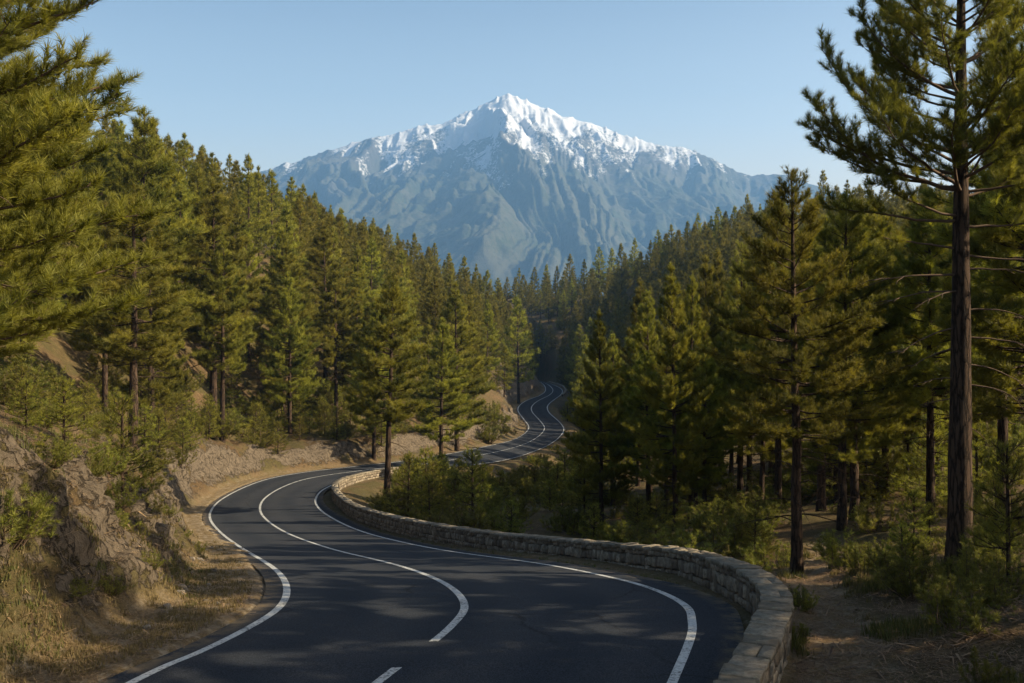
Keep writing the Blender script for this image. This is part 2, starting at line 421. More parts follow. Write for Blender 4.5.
gp(740, 268, 380); gp(840, 258, 400); gp(960, 250, 400); gp(660, 286, 430); gp(740, 262, 480); gp(900, 256, 500); gp(300, 296, 480); gp(400, 305, 480)
G = np.array(G)
# clean the right side of the road: samples just outside of it
extra = []
for i in range(0, len(Cs), 20):
    if Cs[i, 1] > 26:
        p = Rs[i] + Ac[i] * 2.6
        if np.min(np.hypot(*(Cs[:, :2] - p[:2]).T)) > HW[i] * 0.95:
            extra.append((p[0], p[1], CZ - p[2] + 0.9))
G = np.vstack([G, extra])
def tps_fit(G, lam=0.02):
    X = G[:, :2] / 100.0; n = len(X)
    d = np.linalg.norm(X[:, None] - X[None], axis=2)
    K = np.where(d > 0, d * d * np.log(d + 1e-12), 0) + np.eye(n) * lam * 0.02
    Pm = np.hstack([np.ones((n, 1)), X])
    A = np.block([[K, Pm], [Pm.T, np.zeros((3, 3))]])
    w = np.linalg.solve(A, np.concatenate([G[:, 2], np.zeros(3)]))
    return X, w
TX, TW = tps_fit(G)
def tps(x, y):
    x = np.asarray(x, float); y = np.asarray(y, float)
    xs, ys = x.ravel() / 100, y.ravel() / 100
    out = np.empty(len(xs))
    for i in range(0, len(xs), 20000):
        a, b = xs[i:i + 20000], ys[i:i + 20000]
        d2 = (a[:, None] - TX[:, 0]) ** 2 + (b[:, None] - TX[:, 1]) ** 2
        out[i:i + 20000] = (0.5 * d2 * np.log(d2 + 1e-12)) @ TW[:-3] + TW[-3] + TW[-2] * a + TW[-1] * b
    return out.reshape(x.shape)
Lsub = Ls[::2]; Rsub = Rs[::2]
LT = np.gradient(Lsub, axis=0); RT = np.gradient(Rsub, axis=0)
def road_near(x, y):
    """signed distance outside the nearer edge line (<0 on the road), side (-1 left), road height."""
    xs, ys = x.ravel(), y.ravel(); n = len(xs)
    t = np.full(n, 500.0); side = np.ones(n); z = np.zeros(n)
    idx = np.nonzero((np.hypot(xs, ys) < 560) & (ys > -40))[0]
    for i in range(0, len(idx), 8000):
        j = idx[i:i + 8000]; r = np.arange(len(j))
        res = []
        for E_, T_, sg in ((Lsub, LT, 1), (Rsub, RT, -1)):
            dx = xs[j][:, None] - E_[:, 0]; dy = ys[j][:, None] - E_[:, 1]
            d2 = dx * dx + dy * dy
            k = np.argmin(d2, 1)
            cr = (T_[k, 0] * dy[r, k] - T_[k, 1] * dx[r, k]) / np.hypot(T_[k, 0], T_[k, 1])      # >0: left of the line
            res.append((np.sqrt(d2[r, k]), cr * sg > 0, E_[k, 2]))
        (dl, ol, zl), (dr, orr, zr) = res
        useL = dl < dr
        out = np.where(useL, ol, orr) | (np.minimum(dl, dr) > 9)
        side[j] = np.where(useL, -1, 1)
        t[j] = np.where(out, 1, -1) * np.where(useL, dl, dr)
        z[j] = np.where(out, np.where(useL, zl, zr), (zl * dr + zr * dl) / np.maximum(dl + dr, 1e-6))
    return t.reshape(x.shape), side.reshape(x.shape), z.reshape(x.shape)
PATH = [tuple(at(px, py, d)[:2]) for px, py, d in ((845, 700, 11.5), (842, 683, 12.7), (838, 640, 15.2), (828, 610, 18.2), (812, 588, 22.0), (806, 577, 25.5), (822, 570, 30), (830, 560, 36))]
def path_t(x, y):
    return min(math.hypot(x - a - (b - a) * u, y - c - (e - c) * u) for (a, c), (b, e) in zip(PATH[:-1], PATH[1:]) for u in (0, .25, .5, .75, 1))
def terrain(x, y):
    d = np.hypot(x, y)
    base = CZ - tps(x, y)
    far = sstep(650, 1100, d)
    base = base * (1 - far) + (CZ - 70) * far
    base = base + fbm(x / 14, y / 14, o=3) * 0.5 * sstep(10, 40, d) + fbm(x / 60, y / 60, 3.0, o=3) * 2.2 * sstep(60, 180, d)
    base = base + fbm(x / 2.2, y / 2.2, 1.0, o=4) * 0.16
    t, side, rz = road_near(x, y)
    L = side < 0
    shw = 1.7 + 0.5 * vnoise(x / 5, y / 5) + 0.25 * vnoise(x / 1.4, y / 1.4, 4.0)
    shw = np.where(d > 45, shw * 0.7, shw)
    wl = sstep(0, 1, (t - shw) / np.where(d > 110, 3.6, 2.7))
    minl = rz + 2.3 + 0.7 * fbm(x / 6, y / 6, 7.0, o=3)
    basel = np.where(t < 14, np.maximum(base, minl * sstep(14, 4, t) + base * (1 - sstep(14, 4, t))), base)
    zl = rz + 0.02 * np.clip(t, 0, 3) + (basel - rz) * wl
    wr = sstep(1.7, 6.0, t)
    zr = rz - 0.05 + (base - rz) * wr
    z = np.where(L, zl, zr)
    orr_ = np.where(L, 0.0, 0.42 * sstep(85, 60, y))
    under = sstep(0.62, 0.30, t - orr_)
    z = z - under * (0.07 + 0.0016 * d)
    rock = np.where(L, np.clip(wl * (1 - wl) * 4, 0, 1) * sstep(16, 6, t) + 0.55 * sstep(8, 3.5, t) * (wl > 0.5), 0)
    rock = rock * (1 - 0.1 * sstep(45, 90, d))
    sh = np.clip(sstep(shw + 0.9, shw - 0.2, t), 0, 1) * np.where(L, 1.0, 0.35)
    pt = np.full(x.shape, 99.0)
    for (ax, ay), (bx, by) in zip(PATH[:-1], PATH[1:]):
        u = np.clip(((x - ax) * (bx - ax) + (y - ay) * (by - ay)) / ((bx - ax) ** 2 + (by - ay) ** 2), 0, 1)
        pt = np.minimum(pt, np.hypot(x - ax - u * (bx - ax), y - ay - u * (by - ay)))
    pm = sstep(1.05, 0.35, pt + 0.25 * vnoise(x * 1.3, y * 1.3))
    z = z - 0.10 * pm
    sh = np.maximum(sh * (1 - 0.6 * sstep(70, 120, d)), 0.9 * pm)
    return z, t, side, rock, sh, wl
# polar-ish sheet reaching the horizon
ang = np.concatenate([np.linspace(-100, -36, 90, endpoint=False), np.linspace(-36, 36, 520, endpoint=False), np.linspace(36, 100, 90)])
ang = np.radians(ang); rad = np.concatenate([np.exp(np.linspace(math.log(a), math.log(b), n, endpoint=False)) for a, b, n in ((2, 19, 60), (19, 46, 420), (46, 140, 230), (140, 600, 150), (600, 9501, 60))] + [[9501.0]]) 
AA, RR = np.meshgrid(ang, rad)
GX, GY = np.sin(AA) * RR, -8 + np.cos(AA) * RR
GZ, GT, GS, GR, GH, GWL = terrain(GX, GY)
dzr, dza = np.gradient(GZ)
# push the bank's rock faces in and out, sideways too
amp = GR * (1 + 1.8 * sstep(60, 160, np.hypot(GX, GY))) * sstep(420, 300, np.hypot(GX, GY)) * sstep(1.3, 2.6, GT)
FQ = 1 - 0.55 * sstep(60, 160, np.hypot(GX, GY))
q = ridged(FQ * GX * 0.55 + GZ * 0.5 * FQ, FQ * (GY * 0.55 - GZ * 0.3), GZ * 0.9 * FQ, 5)
q2 = fbm(GX * 2.6, GY * 2.6, GZ * 2.6, 3)
q3 = ridged(GX * 1.7 + GZ, GY * 1.7 - GZ * 1.2, GZ * 2.2, 5)
beds = GZ * 1.9 + GX * 0.9 + GY * 0.35 + 0.8 * fbm(GX * 0.5, GY * 0.5, GZ * 0.5, 3)
saw = (beds - np.floor(beds)) ** 1.5
cells = np.round(fbm(GX * 1.6, GY * 1.6, GZ * 1.6, 2) * 3.0) / 3.0
q5 = ridged(GX * 4.5, GY * 4.5, GZ * 5.5, 4)
patch = sstep(-0.35, 0.35, fbm(GX * 0.35, GY * 0.35, GZ * 0.5, 3))
off = amp * ((q - 0.45) * 0.45 + q2 * 0.05 + (0.25 + 0.75 * patch) * ((q3 - 0.4) * 0.2 + saw * 0.17 + cells * 0.15 + (q5 - 0.4) * 0.08))
GR = GR * (0.45 + 0.75 * patch)
GX2 = GX + off * 0.8; GZ2 = GZ + off * 0.5
nr, na = GX.shape
V = np.stack([GX2, GY, GZ2], -1).reshape(-1, 3)
ii = np.arange(nr * na).reshape(nr, na)
Fq = np.stack([ii[:-1, :-1], ii[:-1, 1:], ii[1:, 1:], ii[1:, :-1]], -1).reshape(-1, 4)
M_GROUND = ground_mat()
ground = mesh_np('ground', V, Fq, 4, M_GROUND, attrs={'rock': GR.ravel(), 'shoulder': GH.ravel()}, smooth=True)
tag(ground, kind='structure')
sel = np.hypot(V[:, 0], V[:, 1]) < 800
fk = Fq[sel[Fq].all(1)]
BVH = BVHTree.FromPolygons([tuple(v) for v in V.tolist()], fk.tolist())
def gz(x, y):
    hit = BVH.ray_cast(Vector((x, y, 400)), Vector((0, 0, -1)))
    return hit[0].z if hit[0] is not None else float(terrain(np.array([x]), np.array([y]))[0][0])
def gnorm(x, y):
    hit = BVH.ray_cast(Vector((x, y, 400)), Vector((0, 0, -1)))
    return hit[1] if hit[0] is not None else Vector((0, 0, 1))
def road_t(x, y):
    t, s, z = road_near(np.array([float(x)]), np.array([float(y)])); return float(t[0]), float(s[0])

# road surface and painted lines
OUT = 0.45
OUTR = (OUT + 0.42 * sstep(85, 60, Cs[:, 1]))
EL = Ls - Ac * OUT; ER = Rs + Ac * OUTR[:, None]
def surf(i, v): return EL[i] * (1 - v) + ER[i] * v
def ribbon(name, i0, i1, v0, v1, nv, mat, lift, parent=None):
    i = np.arange(i0, i1 + 1); vs = [v0 + (v1 - v0) * (k / nv) for k in range(nv + 1)]
    rows = np.stack([EL[i] * (1 - v)[:, None] + ER[i] * v[:, None] for v in [np.broadcast_to(q, len(i)) for q in vs]], 1)
    rows[..., 2] += lift
    n = len(i); idx = np.arange(n * (nv + 1)).reshape(n, nv + 1)
    fc = np.stack([idx[:-1, :-1], idx[:-1, 1:], idx[1:, 1:], idx[1:, :-1]], -1).reshape(-1, 4)
    uv = np.stack([np.stack([np.broadcast_to(q, len(i)) for q in vs], 1), np.repeat(S_ARC[i][:, None], nv + 1, 1)], -1).reshape(-1, 2)
    return mesh_np(name, rows.reshape(-1, 3), fc, 4, mat, parent, uv=uv, smooth=True)
M_ASPH = asphalt_mat(); M_PAINT = paint_mat()
road = ribbon('road', 0, len(Cs) - 1, 0.0, 1.0, 10, M_ASPH, 0.0)
tag(road, kind='structure')
# extra pavement crumbling over the edge, both sides, as a slightly lower strip
Wt = Wd + OUT + OUTR
def vline(off_l=None, frac=None): return frac
lw = 0.15
def line(name, side, i0, i1):
    v = {'left': OUT / Wt, 'right': 1 - OUTR / Wt, 'centre': (OUT + 0.455 * Wd) / Wt}[side]
    w = lw / Wt * (1.0 + 0.6 * sstep(120, 250, Cs[:, 1]))
    return ribbon(name, i0, i1, (v - w / 2)[i0:i1 + 1], (v + w / 2)[i0:i1 + 1], 1, M_PAINT, 0.005)
ML = tag(line('road_edge_line', 'left', 0, len(Cs) - 1), kind='structure')
MR = tag(line('road_edge_line', 'right', 0, len(Cs) - 1), kind='structure')
def idx_at_row(py, d_max=40):
    p = EL * 0.545 + ER * 0.455
    row = YH + (CZ - p[:, 2]) / p[:, 1] * F
    ok = np.nonzero((p[:, 1] > 5) & (p[:, 1] < d_max))[0]
    return int(ok[np.argmin(np.abs(row[ok] - py))])
tag(line('road_centre_line', 'centre', idx_at_row(641), len(Cs) - 1), kind='structure')
a_, b_ = idx_at_row(683), idx_at_row(668)
tag(line('road_centre_line', 'centre', a_ - 18, b_), kind='structure')
tag(line('road_centre_line', 'centre', 8, a_ - 40), kind='structure')

# ------------------------------------------------------------------ mountain
SIL = [(-900, 330), (-300, 262), (60, 214), (180, 193), (262, 172), (300, 162), (330, 151), (360, 143), (400, 134), (425, 127), (440, 125), (460, 117), (478, 109), (492, 101), (508, 94), (520, 99), (543, 108.5),
       (562, 117), (590, 124), (620, 135), (650, 144), (690, 151), (712, 160), (735, 173), (750, 177), (775, 176), (790, 178), (830, 192), (920, 215), (1300, 262), (1900, 330)]
def ridge_pts(lst): return [at(px, py, d) for px, py, d in lst]
RID = [
  [(px, py, 7600) for px, py in SIL],
  [(508, 97, 7600), (520, 118, 7250), (540, 146, 6850), (556, 172, 6500), (590, 205, 6100), (625, 236, 5750), (660, 290, 5300)],
  [(545, 146, 6850), (505, 190, 6300), (455, 230, 5800), (400, 262, 5400), (340, 300, 5100)],
  [(430, 126, 7600), (425, 150, 7200), (395, 180, 6750), (350, 215, 6300), (310, 250, 5900)],
  [(470, 112, 7600), (462, 140, 7200), (440, 175, 6700), (405, 215, 6200), (385, 260, 5700)],
  [(590, 124, 7600), (612, 150, 7150), (650, 185, 6650), (690, 225, 6150), (720, 270, 5700)],
  [(560, 210, 6000), (520, 232, 5650), (480, 256, 5350), (440, 285, 5100)],
  [(690, 151, 7600), (712, 185, 7100), (760, 222, 6550), (810, 262, 6000)],
  [(330, 151, 7600), (300, 190, 7100), (262, 225, 6600), (220, 262, 6100)],
  [(650, 144, 7600), (660, 165, 7300), (670, 185, 7050)],
]
mx = np.concatenate([np.linspace(-7200, -2400, 120, endpoint=False), np.linspace(-2400, 2700, 560, endpoint=False), np.linspace(2700, 7800, 120)]); my = np.concatenate([np.linspace(4600, 7700, 330, endpoint=False), np.linspace(7700, 9000, 60)])
MX, MY = np.meshgrid(mx, my)
wx = MX + 70 * fbm(MX / 700, MY / 700, o=3); wy = MY + 70 * fbm(MX / 700, MY / 700, 9.0, o=3)
nearline = np.exp(-((MY - 7600) / 200.0) ** 2)
wx = MX * nearline + wx * (1 - nearline); wy = MY * nearline + wy * (1 - nearline)
MZ = np.full(MX.shape, -2000.0); GD = np.zeros(MX.shape)
for ri, rl in enumerate(RID):
    pts = ridge_pts(rl)
    best = np.full(MX.shape, -9000.0); gdb = np.zeros(MX.shape); s0 = 0.0
    DD = np.full(MX.shape, 1e9); SS = np.zeros(MX.shape); ZZ = np.zeros(MX.shape); SD = np.zeros(MX.shape)
    for p, q_ in zip(pts[:-1], pts[1:]):
        vx, vy = q_[0] - p[0], q_[1] - p[1]; ln = math.hypot(vx, vy)
        tt = np.clip(((wx - p[0]) * vx + (wy - p[1]) * vy) / (vx * vx + vy * vy), 0, 1)
        dd = np.hypot(wx - p[0] - tt * vx, wy - p[1] - tt * vy)
        sgn = np.sign((wx - p[0]) * vy - (wy - p[1]) * vx)
        m = dd - 0.0 * tt < DD
        DD = np.where(m, dd, DD); SS = np.where(m, s0 + tt * ln, SS); ZZ = np.where(m, p[2] + (q_[2] - p[2]) * tt, ZZ); SD = np.where(m, sgn, SD)
        s0 += ln
    # side spurs and gullies run down from each crest
    sw = SS + 60 * vnoise(wx / 260, wy / 260, ri * 3.0) + 0.25 * DD * vnoise(wx / 900, wy / 900, ri + 20.0)
    g1 = np.abs(vnoise(sw / 260, SD * 7.7 + ri * 5.1 + DD / 2600)) * 1.7
    g2 = np.abs(vnoise(sw / 95, SD * 3.3 + ri * 2.1 + DD / 900, 4.0)) * 1.7
    g3 = np.abs(vnoise(sw / 38, SD * 5.3 + ri * 1.1 + DD / 300, 8.0)) * 1.7
    gd = np.clip(1 - g1, 0, 1) * np.minimum(DD * 0.42, 150) + np.clip(1 - g2, 0, 1) * np.minimum(DD * 0.24, 55) + np.clip(1 - g3, 0, 1) * np.minimum(DD * 0.22, 30)
    cand = ZZ - (0.44 if ri == 0 else 0.41) * DD - gd + 20
    gn = 0.45 * np.clip(1 - g1, 0, 1) + 0.35 * np.clip(1 - g2, 0, 1) + 0.2 * np.clip(1 - g3, 0, 1)
    GD = np.where(cand > MZ, gn, GD)
    MZ = np.maximum(MZ, cand)
MZ = MZ + (ridged(wx / 190, wy / 190, 2.0, 5) - 0.5) * 46 * (0.2 + 0.8 * (1 - nearline)) + (ridged(MX / 75, MY / 75, 5.0, 3) - 0.5) * (12 + 10 * sstep(900, 1300, MZ)) + fbm(MX / 24, MY / 24, 1.0, 2) * 5
MZ = np.maximum(MZ, CZ - 75)
edge = sstep(4600, 4900, MY) * sstep(9000, 8700, MY); MZ = MZ * edge + (CZ - 80) * (1 - edge)
snow = 0.50 + 0.17 * np.exp(-((MX - 60) / 750.0) ** 2) + (MZ - CZ - 1110) / 330.0 * 0.6 + 0.75 * (GD - 0.45) + 0.30 * fbm(MX / 110, MY / 180, 4.0, 5) + 0.02 * np.clip(np.abs(MX + 30) / 1000, 0, 1.6) - 0.26 * np.clip(MX / 1000 - 0.9, 0, 2) - 0.10 * np.clip(-MX / 1000 - 0.9, 0, 2)
snow = np.clip(snow, -1, 1.6)
high = sstep(CZ + 650, CZ + 1150, MZ + 120 * fbm(MX / 300, MY / 300, 6.0, 4))
ii = np.arange(MX.size).reshape(MX.shape)
fc = np.stack([ii[:-1, :-1], ii[:-1, 1:], ii[1:, 1:], ii[1:, :-1]], -1).reshape(-1, 4)
tag(mesh_np('mountain', np.stack([MX, MY, MZ], -1).reshape(-1, 3), fc, 4, mountain_mat(), attrs={'snow': snow.ravel(), 'high': high.ravel()}, smooth=True), kind='structure')

# ------------------------------------------------------------------ haze: one box of even, thin air
def haze(density):
    m, nt, out = new_mat('thin_air')
    pv = N(nt, 'ShaderNodeVolumePrincipled')
    pv.inputs['Color'].default_value = (0.24, 0.52, 1.0, 1)
    pv.inputs['Density'].default_value = density
    pv.inputs['Anisotropy'].default_value = 0.1
    nt.links.new(pv.outputs[0], out.inputs['Volume'])
    x0, x1, y0, y1, z0, z1 = -10200, 10200, -3000, 9900, -60, 1800
    v = [(x, y, z) for x in (x0, x1) for y in (y0, y1) for z in (z0, z1)]
    f = [(0, 1, 3, 2), (4, 6, 7, 5), (0, 4, 5, 1), (2, 3, 7, 6), (0, 2, 6, 4), (1, 5, 7, 3)]
    o = mesh_np('haze', v, f, 4, m)
    tag(o, kind='stuff'); return o
haze(0.92e-4)

# ------------------------------------------------------------------ plant generators
class Tubes:
    def __init__(s): s.v = []; s.f = []; s.n = 0
    def add(s, pts, rad, sides):
        pts = np.asarray(pts, float); rad = np.asarray(rad, float); m = len(pts)
        t = np.gradient(pts, axis=0); t /= np.linalg.norm(t, axis=1)[:, None] + 1e-9
        ref = np.where(np.abs(t[:, 2:3]) > 0.8, np.array([[1.0, 0, 0]]), np.array([[0, 0, 1.0]]))
        a = np.cross(t, ref); a /= np.linalg.norm(a, axis=1)[:, None] + 1e-9
        b = np.cross(t, a)
        th = np.arange(sides) / sides * 2 * math.pi
        ring = pts[:, None] + rad[:, None, None] * (a[:, None] * np.cos(th)[None, :, None] + b[:, None] * np.sin(th)[None, :, None])
        s.v.append(ring.reshape(-1, 3))
        i = np.arange(m * sides).reshape(m, sides) + s.n
        j = np.roll(i, -1, 1)
        s.f.append(np.stack([i[:-1], j[:-1], j[1:], i[1:]], -1).reshape(-1, 4))
        s.n += m * sides
    def obj(s, name, mat, parent):
        return mesh_np(name, np.vstack(s.v), np.vstack(s.f), 4, mat, parent, smooth=True)

def tuft_template(r, n, length, width, spread=(0.25, 1.15), stem=0.5):
    """n needles: each a thin triangle growing from a short shoot along +z."""
    th = r.uniform(0, 2 * math.pi, n); ph = r.uniform(*spread, n)
    z0 = r.uniform(-stem, 0.0, n) * length
    ln = length * r.uniform(0.75, 1.1, n)
    dr = np.stack([np.sin(ph) * np.cos(th), np.sin(ph) * np.sin(th), np.cos(ph)], 1)
    base = np.zeros((n, 3)); base[:, 2] = z0
    side = np.cross(dr, r.normal(size=(n, 3))); side /= np.linalg.norm(side, axis=1)[:, None]
    tip = base + dr * ln[:, None]
    tip[:, 2] -= 0.0
    return np.stack([base - side * width / 2, base + side * width / 2, tip], 1)     # n,3,3

def needles(r, P, A, n, length, width, size, tone, spread=(0.25, 1.15), K=8):
    P = np.asarray(P); A = np.asarray(A); A = A / (np.linalg.norm(A, axis=1)[:, None] + 1e-9)
    Nn = len(P)
    T = np.stack([tuft_template(r, n, length, width, spread) for _ in range(K)])
    ref = r.normal(size=(Nn, 3)); X = np.cross(A, ref); X /= np.linalg.norm(X, axis=1)[:, None] + 1e-9
    Y = np.cross(A, X)
    k = r.integers(0, K, Nn)
    Rm = np.stack([X, Y, A], -1)                                   # columns
    V = np.einsum('nij,nkvj->nkvi', Rm, T[k]) * np.asarray(size)[:, None, None, None] + P[:, None, None, :]
    V = V.reshape(-1, 3)
    tn = np.repeat(np.clip(tone + r.normal(0, 0.12, Nn), 0, 1), n * 3)
    Fc = np.arange(len(V)).reshape(-1, 3)
    return V, Fc, tn

def bpath(r, base, az, L, e0, e1, n=7, wob=0.06, bend=0.0):
    pts = [np.array(base, float)]; st = L / n
    for k in range(n):
        t = (k + 0.5) / n
        e = e0 + (e1 - e0) * t ** 1.3 + r.normal(0, wob); a = az + bend * t + r.normal(0, wob)
        pts.append(pts[-1] + st * np.array([math.cos(a) * math.cos(e), math.sin(a) * math.cos(e), math.sin(e)]))
    return np.array(pts)
def interp(path, t):
    n = len(path) - 1; x = min(max(t, 0), 0.9999) * n; i = int(x); return path[i] * (1 - (x - i)) + path[i + 1] * (x - i), path[i + 1] - path[i]

def dress(r, path, L, fol0, P, A, S, tw, step, twig_k, tscale, sides=3, order=1, droop=0.0, wood=True):
    """hang twigs and tufts on a branch path"""
    nt_ = max(2, int(L * (1 - fol0) * twig_k))
    sgn = 1
    for j in range(nt_):
        t = fol0 + (1 - fol0) * (j + r.uniform(0, 0.8)) / nt_
        p, dv = interp(path, t)
        a = math.atan2(dv[1], dv[0]); e = math.atan2(dv[2], math.hypot(dv[0], dv[1]))
        sgn = -sgn
        l = (0.20 * L * (1.15 - t) + 0.22) * r.uniform(0.7, 1.25)
        a2 = a + sgn * r.uniform(0.35, 1.15); e2 = e * 0.6 + r.uniform(-0.25, 0.75) - droop
        q = bpath(r, p, a2, l, e2, e2 + 0.45, 3, 0.1)
        if wood: tw.add(q, np.linspace(0.012, 0.004, len(q)) * tscale, 3)
        m = max(1, int(l / step))
        for i in range(m):
            tt = (i + 1.0) / m
            pp, dd = interp(q, tt)
            dd = dd / (np.linalg.norm(dd) + 1e-9) + np.array([0, 0, 0.5]) + r.normal(0, 0.3, 3)
            P.append(pp + r.normal(0, step * 0.25, 3)); A.append(dd); S.append(r.uniform(0.8, 1.2) * (0.72 + 0.28 * min(1.0, L / 1.6)))
        if order > 1:
            for i in range(2):
                pp, dd = interp(q, r.uniform(0.3, 0.8)); aa = math.atan2(dd[1], dd[0]) + r.choice([-1, 1]) * r.uniform(0.5, 1.0)
                q2 = bpath(r, pp, aa, l * 0.5, e2 + 0.1, e2 + 0.6, 2, 0.1)
                tw.add(q2, np.linspace(0.007, 0.003, 3) * tscale, 3)
                for tt in (0.55, 1.0):
                    p3, d3 = interp(q2, tt); P.append(p3); A.append(d3 / (np.linalg.norm(d3) + 1e-9) + np.array([0, 0, 0.4]) + r.normal(0, 0.2, 3)); S.append(r.uniform(0.75, 1.15))
    p, dv = interp(path, 1.0); P.append(p); A.append(dv / (np.linalg.norm(dv) + 1e-9) + np.array([0, 0, 0.5])); S.append(1.1)

def trunk_tube(r, H, r0, sides, flare=1.45, bend=0.012, n=26, top=0.02):
    z = H * (np.linspace(0, 1, n) ** 1.15)
    bx = np.cumsum(r.normal(0, bend, n)) * H / n * 2; by = np.cumsum(r.normal(0, bend, n)) * H / n * 2
    bx -= bx[0]; by -= by[0]
    rad = r0 * (1 - z / H) ** 0.85 + top
    rad *= 1 + (flare - 1) * np.exp(-z / (H * 0.022))
    z = z.copy(); z[0] -= 0.5
    return np.stack([bx, by, z], 1), rad

def pine_variant(seed, H=15.0, cb=0.3, cr=3.7, whorls=26, per=5, n=16, nl=0.26, nw=0.02, step=0.17, twig_k=5.0, dead=8, sides=10, shape=0.75, r0=None, order=1, name='pine_tree', gap=0.12, wood=True, low=0.55):
    r = np.random.default_rng(seed)
    root = empty(name, (0, 0, 0))
    tb = Tubes(); r0 = r0 or H * 0.0135
    tp, tr = trunk_tube(r, H, r0, sides)
    tb.add(tp, tr, sides)
    def trunk_at(z):
        k = np.searchsorted(tp[:, 2], z) - 1; k = int(np.clip(k, 0, len(tp) - 2)); u = (z - tp[k, 2]) / (tp[k + 1, 2] - tp[k, 2]); return tp[k] * (1 - u) + tp[k + 1] * u, tr[k] * (1 - u) + tr[k + 1] * u
    P, A, S, TN = [], [], [], []
    zb = H * cb
    az = r.uniform(0, 6.28)
    for w in range(whorls):
        t = (w + r.uniform(-0.3, 0.3)) / whorls; t = min(max(t, 0), 0.985)
        z = zb + (H - zb) * t ** 0.95
        k = per if t < 0.9 else 4
        for b in range(k):
            az += 2.399 + r.normal(0, 0.25)
            if r.uniform() < gap and t < 0.8: continue
            L = cr * (1 - t) ** shape * min(1.0, low + t * 2.2) * r.uniform(0.72, 1.14) + 0.14
            e0 = -0.10 + 0.95 * t ** 1.4 + r.normal(0, 0.13); e1 = e0 + 0.55 - 0.2 * t
            zz = min(z + r.normal(0, 0.08), H * 0.99)
            p0, pr = trunk_at(zz)
            path = bpath(r, p0, az, L, e0, e1, 6, 0.07)
            tb.add(path, np.linspace(max(0.012, 0.011 * L + 0.008), 0.004, len(path)), 4)
            n0 = len(P)
            dress(r, path, L, 0.32 if L > 1.0 else 0.1, P, A, S, tb, step, twig_k, 1.0, order=order, droop=0.1 * (1 - t), wood=wood)
            bt = r.normal(0.45, 0.22)
            TN += [bt] * (len(P) - n0)
    # leader
    for k in range(5):
        P.append(np.array([tp[-1, 0], tp[-1, 1], H - k * nl * 0.7])); A.append(np.array([0, 0, 1.0]) + r.normal(0, 0.15, 3)); S.append(1.0); TN.append(0.6)
    for k in range(dead):
        z = H * r.uniform(0.10 if cb > 0.2 else 0.05, cb + 0.05); a = r.uniform(0, 6.28); p0, pr = trunk_at(z)
        L = r.uniform(0.35, 0.9) * cr * 0.8
        path = bpath(r, p0, a, L, r.uniform(-0.1, 0.3), r.uniform(-0.7, -0.2), 6, 0.1)
        tb.add(path, np.linspace(0.028, 0.006, len(path)), 4)
        for q in range(2):
            pp, dd = interp(path, r.uniform(0.4, 0.9)); tb.add(bpath(r, pp, math.atan2(dd[1], dd[0]) + r.choice([-0.7, 0.7]), L * 0.3, -0.3, -0.5, 3, 0.1), np.linspace(0.012, 0.004, 4), 3)
    tb.obj('trunk', M_BARK, root)
    V_, F_, tn = needles(r, P, A, n, nl, nw, S, np.array(TN))
    mesh_np('crown', V_, F_, 3, M_PINE, root, attrs={'tone': tn})
    root['H'] = H
    return root

def shrub_variant(seed, H=1.2, R_=0.9, stems=16, n=26, nl=0.13, nw=0.010, mat=None):
    r = np.random.default_rng(seed)
    root = empty('shrub', (0, 0, 0)); tb = Tubes(); P, A, S, TN = [], [], [], []
    for k in range(stems):
        a = r.uniform(0, 6.28); L = H * r.uniform(0.6, 1.15); e = r.uniform(0.35, 1.4)
        b = np.array([math.cos(a), math.sin(a), 0]) * r.uniform(0, 0.25) * R_
        path = bpath(r, b - np.array([0, 0, 0.1]), a, L, e, e + 0.35, 6, 0.12)
        tb.add(path, np.linspace(0.014, 0.004, len(path)) * H, 4)
        n0 = len(P)
        dress(r, path, L, 0.15, P, A, S, tb, nl * 0.75, 9.0 / H ** 0.5, 0.7)
        TN += [r.normal(0.5, 0.15)] * (len(P) - n0)
    tb.obj('stems', M_LIMB, root).name = 'stem'
    V_, F_, tn = needles(r, P, A, n, nl, nw, S, np.array(TN), spread=(0.2, 1.35))
    mesh_np('foliage', V_, F_, 3, mat or M_SHRUB, root, attrs={'tone': tn})
    root['H'] = H
    return root

# variants
MID = [dict(seed=21, cb=0.22, cr=4.3, shape=0.95), dict(seed=22, cb=0.28, cr=4.1, gap=0.15, shape=0.88), dict(seed=23, cb=0.18, cr=4.6, shape=1.08), dict(seed=24, cb=0.36, cr=3.8, gap=0.16, shape=0.9), dict(seed=25, cb=0.16, cr=4.3, shape=1.0)]
FAR = [dict(seed=31, cb=0.14, cr=3.9, shape=0.95), dict(seed=32, cb=0.2, cr=3.7, shape=0.88), dict(seed=33, cb=0.14, cr=4.1, shape=1.05), dict(seed=34, cb=0.24, cr=3.5, shape=0.9), dict(seed=35, cb=0.18, cr=3.7, shape=0.85, gap=0.2)]
PROTO = {}
for i, k in enumerate(MID): PROTO['mid', i] = [pine_variant(n=26, nl=0.30, nw=0.024, step=0.12, twig_k=7.6, whorls=21, per=6, **k), False]
for i, k in enumerate(FAR): PROTO['far', i] = [pine_variant(n=15, nl=0.50, nw=0.062, step=0.24, twig_k=4.6, whorls=18, per=6, dead=3, sides=7, wood=False, **k), False]
for i, s in enumerate((41, 42, 43)): PROTO['near', i] = [pine_variant(seed=s, n=26, nl=0.22, nw=0.014, step=0.10, twig_k=9.5, whorls=21, per=6, order=1, dead=16, sides=16, cb=(0.34, 0.2, 0.3)[i], cr=(3.9, 3.6, 3.4)[i], gap=0.15), False]
